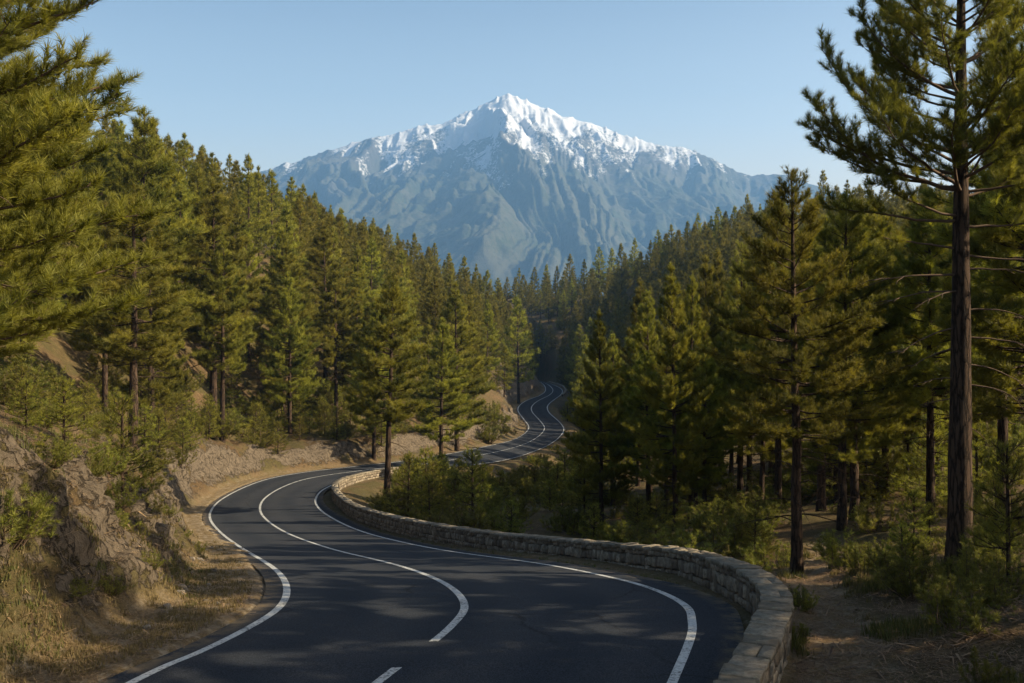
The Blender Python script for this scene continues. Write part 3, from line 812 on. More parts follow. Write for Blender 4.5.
for i, s in enumerate((51, 52, 53)): PROTO['sapling', i] = [pine_variant(seed=s, H=3.0, cb=0.06, cr=0.95, whorls=11, per=5, n=20, nl=0.17, nw=0.011, step=0.10, twig_k=7, dead=1, sides=8, name='young_pine', r0=0.035, shape=0.7, low=0.75), False]
for i, s in enumerate((61, 62, 63, 64)): PROTO['shrub', i] = [shrub_variant(s, H=(1.2, 1.0, 1.4, 0.8)[i], R_=(0.9, 1.0, 0.7, 0.9)[i], stems=(18, 20, 14, 16)[i]), False]

ALL = []
def spawn(kind, i, x, y, H, wsc=1.0, label='', cat='tree', group=None, rz=None, sink=0.05, z=None):
    pr = PROTO[kind, i]
    if not pr[1]: o = pr[0]; pr[1] = True
    else: o = copy_tree(pr[0])
    s = H / pr[0]['H']
    o.location = (x, y, (gz(x, y) if z is None else z) - sink)
    o.scale = (s * wsc, s * wsc, s)
    o.rotation_euler = (RND.uniform(-0.025, 0.025), RND.uniform(-0.025, 0.025), RND.uniform(0, 6.28) if rz is None else rz)
    for k in ('label', 'category', 'group'):
        if k in o: del o[k]
    tag(o, label, cat, group)
    ALL.append((x, y, H * wsc))
    return o
def by_top(kind, i, px, topy, d, **kw):
    x = (px - 512) / F * d; y = d; g = gz(x, y); zt = CZ - (topy - YH) / F * d
    H = zt - g
    if kw.pop('chk', True) and not (6 < H < 30): print('ODD height', px, topy, d, round(H, 1))
    return spawn(kind, i, x, y, H, z=g, **kw)
def seek(px, topy, Ht, dlo, dhi):
    best = None
    for d in np.linspace(dlo, dhi, 60):
        x = (px - 512) / F * d; H = CZ - (topy - YH) / F * d - gz(x, d)
        e = abs(H - Ht)
        if best is None or e < best[0]: best = (e, d, H)
    return best[1], best[2]

# ------------------------------------------------------------------ the stone parapet
def block_template():
    bm = bmesh.new()
    c = 0.16
    for sx in (-1, 1):
        for sy in (-1, 1):
            for sz in (-1, 1):
                bm.verts.new((sx * (1 - c), sy, sz)); bm.verts.new((sx, sy * (1 - c), sz)); bm.verts.new((sx, sy, sz * (1 - c)))
    bmesh.ops.convex_hull(bm, input=bm.verts)
    bmesh.ops.triangulate(bm, faces=bm.faces)
    bm.verts.ensure_lookup_table(); bm.verts.index_update()
    v = np.array([x.co[:] for x in bm.verts]) * 0.5; f = np.array([[q.index for q in p.verts] for p in bm.faces])
    bm.free(); return v, f
BV, BF = block_template()
class Blocks:
    def __init__(s): s.v = []; s.f = []; s.t = []; s.n = 0
    def add(s, c, T, Nn, U, dim, r, jit=0.12):
        corner = np.sign(BV)
        cj = r.normal(0, jit * 0.5, (2, 2, 2, 3))
        k = (corner > 0).astype(int)
        q = BV + cj[k[:, 0], k[:, 1], k[:, 2]] * 0.5
        p = np.asarray(c) + q[:, :1] * dim[0] * T + q[:, 1:2] * dim[1] * Nn + q[:, 2:] * dim[2] * U
        s.v.append(p); s.f.append(BF + s.n); s.t.append(np.full(len(BV), r.uniform(0, 1))); s.n += len(BV)
    def obj(s, name, mat, parent):
        return mesh_np(name, np.vstack(s.v), np.vstack(s.f), 3, mat, parent, attrs={'tone': np.concatenate(s.t)})
M_STONE = stone_mat('wall_stone', (0.13, 0.10, 0.07), (0.34, 0.28, 0.20), (0.08, 0.065, 0.05))
M_COPE = stone_mat('coping_stone', (0.15, 0.125, 0.09), (0.31, 0.26, 0.19), (0.085, 0.07, 0.05))
M_MORTAR = stone_mat('mortar', (0.10, 0.085, 0.065), (0.14, 0.12, 0.09), (0.07, 0.06, 0.05))
def stone_wall(path, width, height, label, seed, base_drop=0.25, loc=None):
    r = np.random.default_rng(seed)
    path = np.asarray(path)
    # arc-length samples
    dense = catmull(path, 16); dense = smooth1(dense, 6)
    s = np.concatenate([[0], np.cumsum(np.linalg.norm(np.diff(dense, axis=0), axis=1))])
    L = s[-1]
    def P(u): return np.array([np.interp(u, s, dense[:, i]) for i in range(3)])
    def Tg(u):
        t = P(min(u + 0.3, L)) - P(max(u - 0.3, 0)); return t / np.linalg.norm(t)
    root = empty('stone_wall', dense[0])
    off = dense[0]
    # mortar core
    us = np.arange(0, L, 0.5); us = np.append(us, L); ring = []
    for u in us:
        p, t = P(u), Tg(u); n = np.array([-t[1], t[0], 0]); n /= np.linalg.norm(n)
        w = width / 2 - 0.045
        ring.append([p - n * w - [0, 0, base_drop], p + n * w - [0, 0, base_drop], p + n * w + [0, 0, height - 0.10], p - n * w + [0, 0, height - 0.10]])
    ring = np.array(ring) - off; m = len(us); ix = np.arange(m * 4).reshape(m, 4); jx = np.roll(ix, -1, 1)
    fc = np.concatenate([np.stack([ix[:-1], jx[:-1], jx[1:], ix[1:]], -1).reshape(-1, 4), ix[:1], ix[-1:, ::-1]])
    mesh_np('mortar', ring.reshape(-1, 3), fc, 4, M_MORTAR, root, attrs={'tone': np.full(m * 4, 0.5)})
    bk = Blocks(); ck = Blocks()
    for sgn in (-1, 1):
        z = -base_drop
        while z < height - 0.12:
            ch = r.uniform(0.17, 0.30); ch = min(ch, height - 0.08 - z)
            if height - 0.08 - z - ch < 0.07: ch = height - 0.08 - z
            u = r.uniform(0, 0.1)
            while u < L:
                d = P(u)[1]
                l = r.uniform(0.12, 0.40) * (1.0 if d < 45 else 1.6)
                t = Tg(min(u + l / 2, L)); n = np.array([-t[1], t[0], 0]); n /= np.linalg.norm(n)
                dep = r.uniform(0.10, 0.15)
                hh = ch * r.uniform(0.78, 1.06)
                c = P(min(u + l / 2, L)) + n * sgn * (width / 2 - dep / 2 + r.uniform(-0.006, 0.026)) + np.array([0, 0, z + hh / 2]) - off
                bk.add(c, t, n, np.array([0, 0, 1.0]), (l - 0.012, dep, hh - 0.010), r, 0.34)
                u += l
            z += ch
    u = 0.0
    while u < L:
        d = P(u)[1]
        l = r.uniform(0.24, 0.62) * (1.0 if d < 45 else 1.5); t = Tg(min(u + l / 2, L)); n = np.array([-t[1], t[0], 0]); n /= np.linalg.norm(n)
        split = r.uniform() < 0.35
        U = np.array([0, 0, 1.0]) + n * r.normal(0, 0.03) + t * r.normal(0, 0.02)
        w = width + 0.05
        c0 = P(min(u + l / 2, L)) + np.array([0, 0, height - 0.055 + r.normal(0, 0.008)]) - off
        if split:
            k = r.uniform(0.35, 0.65)
            ck.add(c0 - n * (w / 2 - w * k / 2), t, n, U, (l - 0.012, w * k - 0.012, 0.10), r, 0.12)
            ck.add(c0 + n * (w / 2 - w * (1 - k) / 2), t, n, U, (l - 0.012, w * (1 - k) - 0.012, 0.10), r, 0.12)
        else: ck.add(c0, t, n, U, (l - 0.02, w * r.uniform(0.97, 1.04), r.uniform(0.09, 0.115)), r, 0.11)
        u += l
    bk.obj('masonry', M_STONE, root); ck.obj('coping', M_COPE, root)
    tag(root, label, 'wall'); return root
WH = 0.58
WTOP = [(735, 683, 4.85), (752, 655, 4.86), (765, 630, 4.88), (775, 607, 4.92), (776, 592, 4.97), (764, 578, 5.06), (745, 567, 5.2), (714, 556, 5.5), (682, 548.5, 5.95), (642, 545, 6.35), (600, 541.5, 6.95),
        (550, 537, 7.65), (500, 532.5, 8.45), (450, 526, 9.55), (400, 517, 11.05), (360, 506.5, 12.75), (342, 496.5, 14.0), (334.5, 486.5, 14.9), (339, 480, 15.3), (352, 475, 15.7), (372, 470.8, 16.15), (396, 467, 16.6), (424, 464.5, 17.1)]
wp = [at(px, py, hgt(py, h)) - np.array([0, 0, WH]) for px, py, h in WTOP]
wp = [wp[0] + np.array([-4.6, -9.6, 0.15]), wp[0] + np.array([-2.6, -6.2, 0.1]), wp[0] + np.array([-1.2, -3.0, 0.05])] + wp
stone_wall(wp, 0.46, WH, 'low stone parapet curving along the near bend and round the hairpin tip', 5)
# low kerb wall beyond the far bends (pale edge on the right of the far road)
i0, i1 = [int(np.argmin(np.abs(Cs[:, 1] - q) + (Cs[:, 1] < 100) * 50)) for q in (300, 425)]
fw = [Rs[i] + Ac[i] * 1.3 for i in range(i0, i1, 10)]
stone_wall(fw, 0.6, 0.7, 'small pale stone parapet on the right of the farthest road bend', 6)

# ------------------------------------------------------------------ hero pines with every limb its own part
def hero_pine(name, seed, loc, H, r0, branches, n, nl, nw, step, twig_k, label, order=2, lean=(0, 0), trans=None):
    r = np.random.default_rng(seed)
    root = empty(name, loc)
    tb = Tubes(); tp, tr = trunk_tube(r, H, r0, 32, flare=1.35, bend=0.004, n=60)
    tp[:, 0] += lean[0] * tp[:, 2]; tp[:, 1] += lean[1] * tp[:, 2]
    tb.add(tp, tr, 32)
    V_ = np.vstack(tb.v); a = np.arctan2(V_[:, 1], V_[:, 0])
    rr = 1 + 0.07 * ridged(np.cos(a) * 3.2, np.sin(a) * 3.2, V_[:, 2] * 0.8, 4) * np.where(V_[:, 2] < 9, 1, 0.6)
    cx = np.interp(V_[:, 2], tp[:, 2], tp[:, 0]); cy = np.interp(V_[:, 2], tp[:, 2], tp[:, 1])
    V_[:, 0] = cx + (V_[:, 0] - cx) * rr; V_[:, 1] = cy + (V_[:, 1] - cy) * rr
    mesh_np('trunk', V_, np.vstack(tb.f), 4, M_BARK, root, smooth=True)
    P, A, S, TN = [], [], [], []
    for (z, az, L, e0, e1, fol) in branches:
        z = min(z, H * 0.985)
        p0 = np.array([np.interp(z, tp[:, 2], tp[:, 0]), np.interp(z, tp[:, 2], tp[:, 1]), z])
        path = bpath(r, p0, math.radians(az), L, e0, e1, 9, 0.07, bend=r.normal(0, 0.15))
        bt = Tubes(); rb = max(0.014, 0.0115 * L + 0.008)
        bt.add(path, np.linspace(rb, 0.006, len(path)), 6)
        n0 = len(P)
        if fol is None:
            for q in range(3):
                pp, dd = interp(path, r.uniform(0.35, 0.95)); bt.add(bpath(r, pp, math.atan2(dd[1], dd[0]) + r.choice([-0.7, 0.7]), L * 0.25, -0.2, -0.5, 4, 0.12), np.linspace(rb * 0.4, 0.003, 5), 4)
        else:
            dress(r, path, L, fol, P, A, S, bt, step, twig_k, 0.9, order=order)
            TN += [r.normal(0.45, 0.15)] * (len(P) - n0)
        bt.obj('branch', M_LIMB, root)
    Vn, Fn, tn = needles(r, P, A, n, nl, nw, S, np.array(TN), spread=(0.2, 1.2), K=12)
    mesh_np('crown', Vn, Fn, 3, M_PINE, root, attrs={'tone': tn})
    tag(root, label, 'tree'); return root
# the big pine on the right
bx_, by_ = at(960, 566, 23.5)[:2]; bz_ = gz(bx_, by_)
def yz(y): return (CZ - (y - YH) / F * 23.5) - bz_
r = np.random.default_rng(77)
B = [(yz(186), 183, 4.3, 0.16, 0.95, .22), (yz(183), 170, 3.6, 0.12, 0.7, .3), (yz(150), 178, 4.3, 0.25, 1.15, .25), (yz(150), 198, 3.4, 0.2, 0.8, .25), (yz(92), 181, 3.4, 0.35, 1.1, .25), (yz(92), 165, 2.7, 0.4, 0.9, .25),
     (yz(62), 185, 2.7, 0.45, 1.1, .22), (yz(40), 175, 2.5, 0.5, 1.1, .2), (yz(20), 190, 2.2, 0.5, 1.0, .2), (yz(216), 180, 3.2, 0.05, 0.25, .48), (yz(212), 204, 2.6, 0.1, 0.5, .45), (yz(245), 178, 2.3, 0.15, 0.1, .6),
     (yz(170), 181, 3.9, 0.1, 0.6, .4),
     (yz(150), 2, 2.8, 0.15, 0.5, .35), (yz(182), 8, 2.5, 0.9, 1.2, .3), (yz(188), -12, 3.0, 0.0, 0.3, .35), (yz(120), -8, 2.8, 0.35, 0.8, .3), (yz(92), 10, 3.0, 0.4, 0.9, .25), (yz(222), 4, 2.9, 0.02, 0.2, .4), (yz(60), -5, 2.8, 0.45, 1.0, .25),
     (yz(30), 8, 2.6, 0.5, 1.0, .2), (yz(250), 0, 2.4, 0.0, -0.15, .6),
     (yz(287), 180, 2.0, 0.05, -0.45, None), (yz(286), 205, 1.5, -0.05, -0.6, None), (yz(306), 2, 1.9, 0.0, -0.5, None), (yz(322), 182, 1.7, -0.25, -0.6, None), (yz(334), -5, 2.0, 0.05, -0.7, None), (yz(342), 175, 1.3, -0.2, -0.6, None),
     (yz(360), 3, 1.8, -0.05, -0.9, None), (yz(374), 185, 1.2, 0.0, -0.5, None), (yz(379), -8, 1.7, 0.0, -1.1, None), (yz(393), 178, 1.0, -0.1, -0.4, None), (yz(420), 5, 0.8, -0.3, -0.9, None), (yz(270), 195, 2.4, 0.0, -0.2, None), (yz(265), -15, 2.0, 0.05, -0.4, None)]
for k in range(56):
    z = yz(195) + (17 - yz(195)) * (k + r.uniform(0, 0.6)) / 56
    u = (z - yz(195)) / (17 - yz(195)); B.append((z, r.choice([60, 90, 120, -60, -90, -120, 30, -30, 150, -150]) + r.uniform(-14, 14), (3.3 * (1 - u) ** 0.7 + 0.3) * r.uniform(0.7, 1.1), 0.2 + 0.5 * u, 0.7 + 0.4 * u, 0.3))
hero_pine('pine_tree', 78, (bx_, by_, bz_ - 0.1), 17.0, 0.27, B, 32, 0.20, 0.009, 0.075, 7.0,
          'tallest pine at the right, thick furrowed trunk and open dark branches against the sky')
# the big bushy pine whose crown fills the left edge
r = np.random.default_rng(88)
lx, ly = at(-88, 425, 16.5)[:2]; lz = gz(lx, ly); HL = 14.0; B = []
az = 0
for k in range(165):
    u = (k + r.uniform(0, 0.8)) / 165; z = 0.9 + (HL - 1.0) * u; az += 137.5 + r.uniform(-12, 12)
    a = (az + 180) % 360 - 180
    if abs(a) > 110 and r.uniform() < 0.75: a *= 0.5
    L = 4.15 * (1 - u) ** 0.40 * min(1, 0.72 + u * 1.6) * r.uniform(0.75, 1.1) + 0.2
    B.append((z, a, L, -0.12 + 0.75 * u, 0.3 + 0.7 * u, 0.25))
for y_, a_, L_ in ((120, -20, 2.4), (178, -35, 2.6), (265, -15, 2.8), (300, -40, 2.6), (340, -25, 2.2)):
    B.append((CZ - (y_ - YH) / F * 16.5 - lz, a_, L_, 0.0, -0.25, None))
hero_pine('pine_tree', 89, (lx, ly, lz - 0.1), HL, 0.2, B, 34, 0.235, 0.0115, 0.085, 7.5,
          'huge bushy sunlit pine whose crown fills the upper left edge of the picture', order=1)

# ------------------------------------------------------------------ pines that stand out
LEFT = [  # kind, variant, px, top row, depth, width, label
 ('mid', 3, 134, 184, 57, 1.25, 'pine with a long bare dark trunk standing right above the near left bank'),
 ('mid', 3, 213, 182, 97, 1.15, 'tall broad pine left of the road with two trunks side by side below it'),
 ('mid', 3, 222, 240, 94, 0.9, 'thinner short-trunked pine just right of the tall broad pine left of the road'),
 ('mid', 3, 283, 245, 116, 1.1, 'cone-shaped pine above the pale rock cut left of the hairpin entry'),
 ('mid', 3, 291, 262, 121, 0.8, 'slim pine trunk close behind the cone-shaped pine above the pale rock cut'),
 ('mid', 3, 387, 275, 70, 1.02, 'pine inside the hairpin, its bare dark trunk rising in front of the road'),
 ('mid', 0, 441, 318, 106, 1.0, 'pine right of the hairpin pine, its trunk ending above the half hidden strip of road'),
 ('mid', 2, 457, 281, 128, 0.95, 'taller pine behind the one at the strip of road, on the left slope'),
 ('mid', 1, 326, 224, 132, 1.0, 'dark-stemmed pine halfway up the left slope, below the left foot of the mountain'),
 ('mid', 4, 357, 243, 146, 0.8, 'narrow sunlit pine halfway down the left slope, left of the hairpin pine'),
 ('mid', 3, 336, 262, 120, 0.9, 'pine with a pair of bare trunks on the slope above the hairpin'),
 ('mid', 1, 435, 277, 170, 0.9, 'pine on the left slope straight above the strip of road behind the bushes'),
 ('mid', 2, 470, 295, 172, 0.8, 'pine left of the first far road bend with a light lower crown'),
 ('mid', 0, 487, 300, 205, 0.8, 'pine on the rocky cut left of the far road'),
 ('mid', 4, 374, 292, 110, 0.8, 'short pine tucked behind the left side of the hairpin pine'),
 ('far', 1, 519, 296, 268, 1.0, 'pine standing alone above the far bends, left of where the road disappears'),
 ('far', 3, 504, 345, 222, 1.0, 'small pine at the edge of the rock cut beside the far road bends'),
 ('far', 0, 541, 320, 455, 0.9, 'pine in the shaded hollow straight above the last road bend'),
 ('far', 2, 560, 310, 450, 0.9, 'sunlit pine top in the dark hollow beyond the last road bend'),
 ('far', 4, 581, 300, 440, 0.9, 'pine top in the dark hollow, right of the last road bend'),
 ('far', 1, 619, 297, 330, 0.7, 'small pointed pine top over the dark hollow, between the two sunlit front pines'),
 ('mid', 2, 150, 232, 78, 0.85, 'pine between the near left trunk and the tall broad pine, crown half hidden'),
 ('mid', 1, 176, 178, 108, 1.0, 'light green pine behind and left of the tall broad pine'),
 ('mid', 4, 248, 221, 125, 0.9, 'pine filling the gap right of the tall broad pine'),
 ('mid', 3, 105, 200, 74, 1.0, 'thin-trunked pine behind the huge crown that fills the upper left corner'),
 ('mid', 0, 140, 108, 92, 1.25, 'highest treetop on the left skyline, beside the huge corner crown'),
]
RIGHT = [
 ('mid', 2, 602, 309, 58, 0.76, 'sunlit pine behind the middle of the stone parapet, right of the far road'),
 ('mid', 2, 676, 262, 50, 0.74, 'tall pointed pine behind the stone parapet, left of the dense right-hand stand'),
 ('mid', 4, 690, 272, 66, 0.66, 'pine half hidden right behind the tall pointed pine'),
 ('mid', 1, 651, 290, 80, 0.7, 'pine between the two sunlit pines behind the parapet, further back'),
 ('mid', 2, 638, 278, 98, 0.75, 'slimmer pine deep between the two sunlit pines behind the parapet'),
 ('mid', 0, 708, 256, 76, 0.75, 'pine right of the tall pointed pine, a little further back'),
 ('mid', 2, 722, 250, 93, 0.75, 'lighter pine top above the stand right of the tall pointed pine'),
 ('near', 1, 740, 243, 70, 0.8, 'broad pine left of the tall dark-stemmed pine by the path, in its shade'),
 ('near', 0, 797, 171, 27.8, 1.0, 'dark-stemmed pine with drooping dead branches at the head of the dirt path'),
 ('mid', 1, 776, 190, 58, 0.8, 'pine top showing over the left shoulder of the pine at the head of the path'),
 ('near', 0, 1048, -60, 34, 1.2, 'tall pine at the very right edge, its lit boughs entering behind the thickest trunk'),
 ('near', 1, 842, 190, 37, 0.95, 'bright sunlit pine just right of the pine at the head of the path'),
 ('mid', 3, 907, 350, 50, 0.8, 'short slim pine with a small lit crown between the two big right-hand trunks'),
]
for lst in (LEFT, RIGHT):
    for kd, i, px, ty, d, w, lab in lst:
        by_top(kd, i, px, ty, d, wsc=w, label=lab, cat='tree')
# trunks in the shaded stand on the right
STAND = [(613, 365, 68), (649, 350, 58), (666, 345, 73), (690, 355, 57), (696, 360, 62), (704, 345, 53), (720, 300, 86), (731, 300, 88), (749, 285, 68), (761, 290, 47), (778, 270, 44), (821, 215, 43),
         (838, 230, 50), (854, 195, 39), (866, 215, 52), (878, 205, 54), (885, 230, 50), (891, 215, 57), (930, 195, 37), (939, 210, 49), (1003, 120, 42), (1036, 60, 31), (985, 190, 56), (1018, 200, 60), (910, 210, 66), (955, 205, 72), (800, 230, 62), (815, 225, 75), (740, 262, 100), (680, 290, 100), (975, 200, 90), (1040, 190, 80), (870, 200, 85)]
lean_words = ['left-hand', 'right-hand']
for k, (px, ty, d) in enumerate(STAND):
    zone = ('between the two sunlit pines behind the wall' if px < 676 else 'between the tall pointed pine and the path head' if px < 797 else
            'between the path head and tallest right pine' if px < 955 else 'right of the tallest right-hand pine')
    by_top('mid', (3, 1, 3, 0)[k % 4], px, ty, d, wsc=RND.uniform(0.85, 1.1), label='bare dark trunk in shade ' + zone, cat='tree', group='shaded pines ' + zone)

for px, ty, d in ((530, 330, 440), (551, 332, 448), (537, 338, 470), (566, 328, 430), (524, 322, 455)):
    by_top('far', int(px) % 5, px, ty, d, wsc=0.9, label='dark pine in the shaded hollow above the last road bend', cat='tree', group='dark pines above the last road bend')
for k_, (px, d) in enumerate([(518 + 7.5 * j_ + (j_ % 3), 462 + 9 * (j_ % 2)) for j_ in range(8)] + [(521 + 8.5 * j_, 486 + 5 * (j_ % 2)) for j_ in range(7)]):
    spawn('far', k_ % 5, (px - 512) / F * d, d, 12.5 + (k_ * 37 % 5) * 0.9, label='dark pine in the shaded hollow above the last road bend', cat='tree', group='dark pines above the last road bend')
for px, ty, d in ((584, 335, 215), (594, 350, 182), (579, 325, 262), (602, 362, 150), (573, 330, 335), (590, 318, 300), (612, 345, 205), (610, 330, 250)):
    by_top('far', int(px) % 5, px, ty, d, wsc=0.85, label='dark pine standing at the right edge of the far road bends', cat='tree', group='dark pines right of the far road')
# skylines
ORD = 'first second third fourth fifth sixth seventh eighth ninth tenth eleventh twelfth thirteenth fourteenth fifteenth sixteenth seventeenth eighteenth nineteenth twentieth twenty-first twenty-second twenty-third twenty-fourth twenty-fifth twenty-sixth twenty-seventh twenty-eighth twenty-ninth thirtieth'.split()
SKL = [(153, 119), (167, 134), (182, 133), (203, 145), (212, 153), (228, 154), (248, 154), (259, 166), (272, 170), (293, 177), (302, 184), (315, 192), (330, 205), (341, 208), (363, 217), (373, 218), (388, 224), (398, 233), (414, 233), (435, 243), (448, 253), (464, 256), (475, 264), (486, 270), (497, 278)]
SKR = [(507, 277), (518, 268), (535, 267), (546, 264), (558, 266), (570, 254), (584, 259), (598, 247), (611, 248), (622, 243), (635, 238), (650, 240), (658, 230), (672, 224), (688, 221), (698, 213), (711, 216), (718, 207), (726, 211), (734, 206), (747, 194), (760, 204), (768, 200), (783, 196), (808, 190), (824, 170), (846, 180), (868, 175), (895, 185), (925, 178)]
for k, (px, ty) in enumerate(SKL):
    d, H = seek(px, ty, 17.5, 85, 360)
    by_top('far' if d > 140 else 'mid', k % 5, px, ty, d, wsc=RND.uniform(0.8, 1.0), label=f'{ORD[k]} treetop from the left along the skyline of the left slope', cat='tree', group='skyline pines on the left slope')
for k, (px, ty) in enumerate(SKR):
    d, H = seek(px, ty, 17.0, 360 if px < 600 else 200, 520)
    by_top('far', (k * 2) % 5, px, ty, d, wsc=RND.uniform(0.8, 1.0), label=f'{ORD[k]} treetop from the left along the skyline of the right slope', cat='tree', group='skyline pines on the right slope')

# the forest between: jittered over both slopes
skx = [-50, 0, 60, 110] + [p[0] for p in SKL] + [p[0] for p in SKR] + [960, 1100]
skyy = [60, 60, 80, 112] + [p[1] for p in SKL] + [p[1] for p in SKR] + [170, 150]
AL = np.vstack([Cs, Ls, Rs]); okr = AL[:, 1] > 10; AL = AL[okr]
RPX = 512 + AL[:, 0] / AL[:, 1] * F; RPY = YH + (CZ - AL[:, 2]) / AL[:, 1] * F; RPD = AL[:, 1]
def hides_road(px, top, bot, half, d):
    m = (RPX > px - half) & (RPX < px + half) & (RPY > top) & (RPY < bot) & (RPD > d)
    # stretches of road that the photograph itself keeps behind trees do not count
    m &= ~((RPX > 385) & (RPX < 478) & (RPD < 132))
    return m.any()
cand = []
r = np.random.default_rng(5)
for gy in np.arange(45, 520, 7.5):
    stp = 7.0 + gy * 0.006
    for gx in np.arange(-0.60 * gy - 20, 0.60 * gy + 25, stp):
        x, y = gx + r.uniform(-2.8, 2.8), gy + r.uniform(-3, 3)
        if y < 30: continue
        cand.append((x, y))
r.shuffle(cand)
cand = sorted(cand, key=lambda c: c[1])
fill = []
tt_, ss_, zz_ = road_near(np.array([c[0] for c in cand]), np.array([c[1] for c in cand]))
taken = list(ALL)
for (x, y), t in zip(cand, tt_):
    if t < 5.0: continue
    px = 512 + x / y * F
    if px < -60 or px > 1100: continue
    if 330 < px < 600 and y < 118: continue
    if px > 560 and y < 62: continue
    if px < 130 and y < 60: continue
    if 570 < px < 770 and y < 105: continue
    g = gz(x, y); H = r.uniform(14, 18.5); top = YH + (CZ - g - H) / y * F; bot = YH + (CZ - g) / y * F
    lim = np.interp(px, skx, skyy) + 7
    if top < lim:
        H = (CZ - g) - (lim - YH) / F * y; top = lim
        if H < 8: continue
    half = H * 0.2 / y * F
    if hides_road(px, top, bot, half, y): continue
    if any((x - a) ** 2 + (y - b) ** 2 < (3.6 if y < 150 else 4.5) ** 2 for a, b, _ in taken): continue
    # drop those buried deep behind nearer trees: keep only what can show
    fill.append((x, y, H, px, top, bot, half)); taken.append((x, y, H))
# choose by how much of the top shows above nearer trees
vis = np.full(1200, 1e9)
spans = sorted([(b, 512 + a / b * F, h * 0.17 / b * F, YH + (CZ - gz(a, b) - h * 0.8) / b * F) for a, b, h in ALL if b > 20] , key=lambda q: q[0])
def shows(f, spans_):
    x, y, H, px, top, bot, half = f
    cov = 0
    for d, p, hf, tp in spans_:
        if d >= y: break
        if abs(p - px) < hf + half * 0.3 and tp < top - 2: cov += 1
    return cov
import bisect
picked = []
for f in fill:
    if shows(f, spans) <= 2:
        picked.append(f); bisect.insort(spans, (f[1], f[3], f[2] * 0.17 / f[1] * F, f[4] + 0.2 * (f[5] - f[4])))
print('fill', len(fill), 'picked', len(picked), 'explicit', len(ALL))
NMAX = 292 - len(ALL) - 2
picked.sort(key=lambda f: -(f[2] / f[1]))
indiv, rest = picked[:NMAX], picked[NMAX:]
ZG = {}
for f in indiv:
    x, y, H, px = f[:4]
    if px < 512 and y < 400 and not (px > 470 and y > 300):
        zone = 'near the left edge' if px < 130 else 'behind the tall broad pine' if px < 260 else 'below the left foot of the mountain' if px < 370 else 'above the hairpin' if px < 460 else 'beside the far road'
        lab = f'half hidden pine crowded on the left slope {zone}'; grp = f'crowded pines on the left slope {zone}'
    else:
        zone = 'in the hollow past the last bend' if px < 600 else 'left of the tall pointed pine' if px < 676 else 'left of the path head' if px < 797 else 'behind the two big right-hand trunks'
        lab = f'half hidden pine crowded on the right slope {zone}'; grp = f'crowded pines on the right slope {zone}'
    spawn('far' if y > 135 else 'mid', int(r.integers(0, 5)), x, y, H, wsc=r.uniform(0.82, 1.1), label=lab, cat='tree', group=grp)
# what is left is one far wood
def far_wood(items):
    src = []
    for i in range(3):
        root = PROTO['far', i][0]; c = [q for q in root.children if q.name.startswith('crown')][0]; tk = [q for q in root.children if q.name.startswith('trunk')][0]
        me = c.data; v = np.empty(len(me.vertices) * 3, np.float32); me.vertices.foreach_get('co', v)
        v = v.reshape(-1, 3, 3); a = np.empty(len(me.vertices), np.float32); me.attributes['tone'].data.foreach_get('value', a)
        k = r.permutation(len(v))[:len(v) * 2 // 5]; ctr = v[k].mean(1, keepdims=True); src.append((ctr + (v[k] - ctr) * 1.6, a.reshape(-1, 3)[k]))
    VV, TT = [], []
    for n_, f in enumerate(items):
        v, a = src[n_ % 3]; s = f[2] / 15.0; th = r.uniform(0, 6.28); cth, sth = math.cos(th), math.sin(th)
        Rz = np.array([[cth, -sth, 0], [sth, cth, 0], [0, 0, 1]])
        VV.append(((v * s) @ Rz.T + np.array([f[0], f[1], gz(f[0], f[1])])).reshape(-1, 3)); TT.append(a.ravel())
        st = np.array([[0.2, 0, -.3], [-0.2, 0, -.3], [0, 0, 12.0]]) ; VV.append(st * s + np.array([f[0], f[1], gz(f[0], f[1])])); TT.append(np.zeros(3))
    V_ = np.vstack(VV); o = mesh_np('far_wood', V_, np.arange(len(V_)).reshape(-1, 3), 3, M_PINE, attrs={'tone': np.concatenate(TT)})
    tag(o, 'mass of distant pines closing the gaps high on both slopes', 'wood', kind='stuff')
if rest: far_wood(rest)
# pines out of frame to the right, whose shade lies over the road
for k, (x, y, H) in enumerate([(15.5, 19, 15), (20, 26, 10), (24, 18, 14), (28, 36, 12), (20, 11, 17), (16.5, 14.5, 16), (30, 15, 13), (42, 38, 15), (15, 5, 11), (41, 20, 15), (37, 31, 13)]):
    spawn('mid', k % 5, x, y, H, label='pine just beyond the right edge of the view', cat='tree', group='pines beyond the right edge')

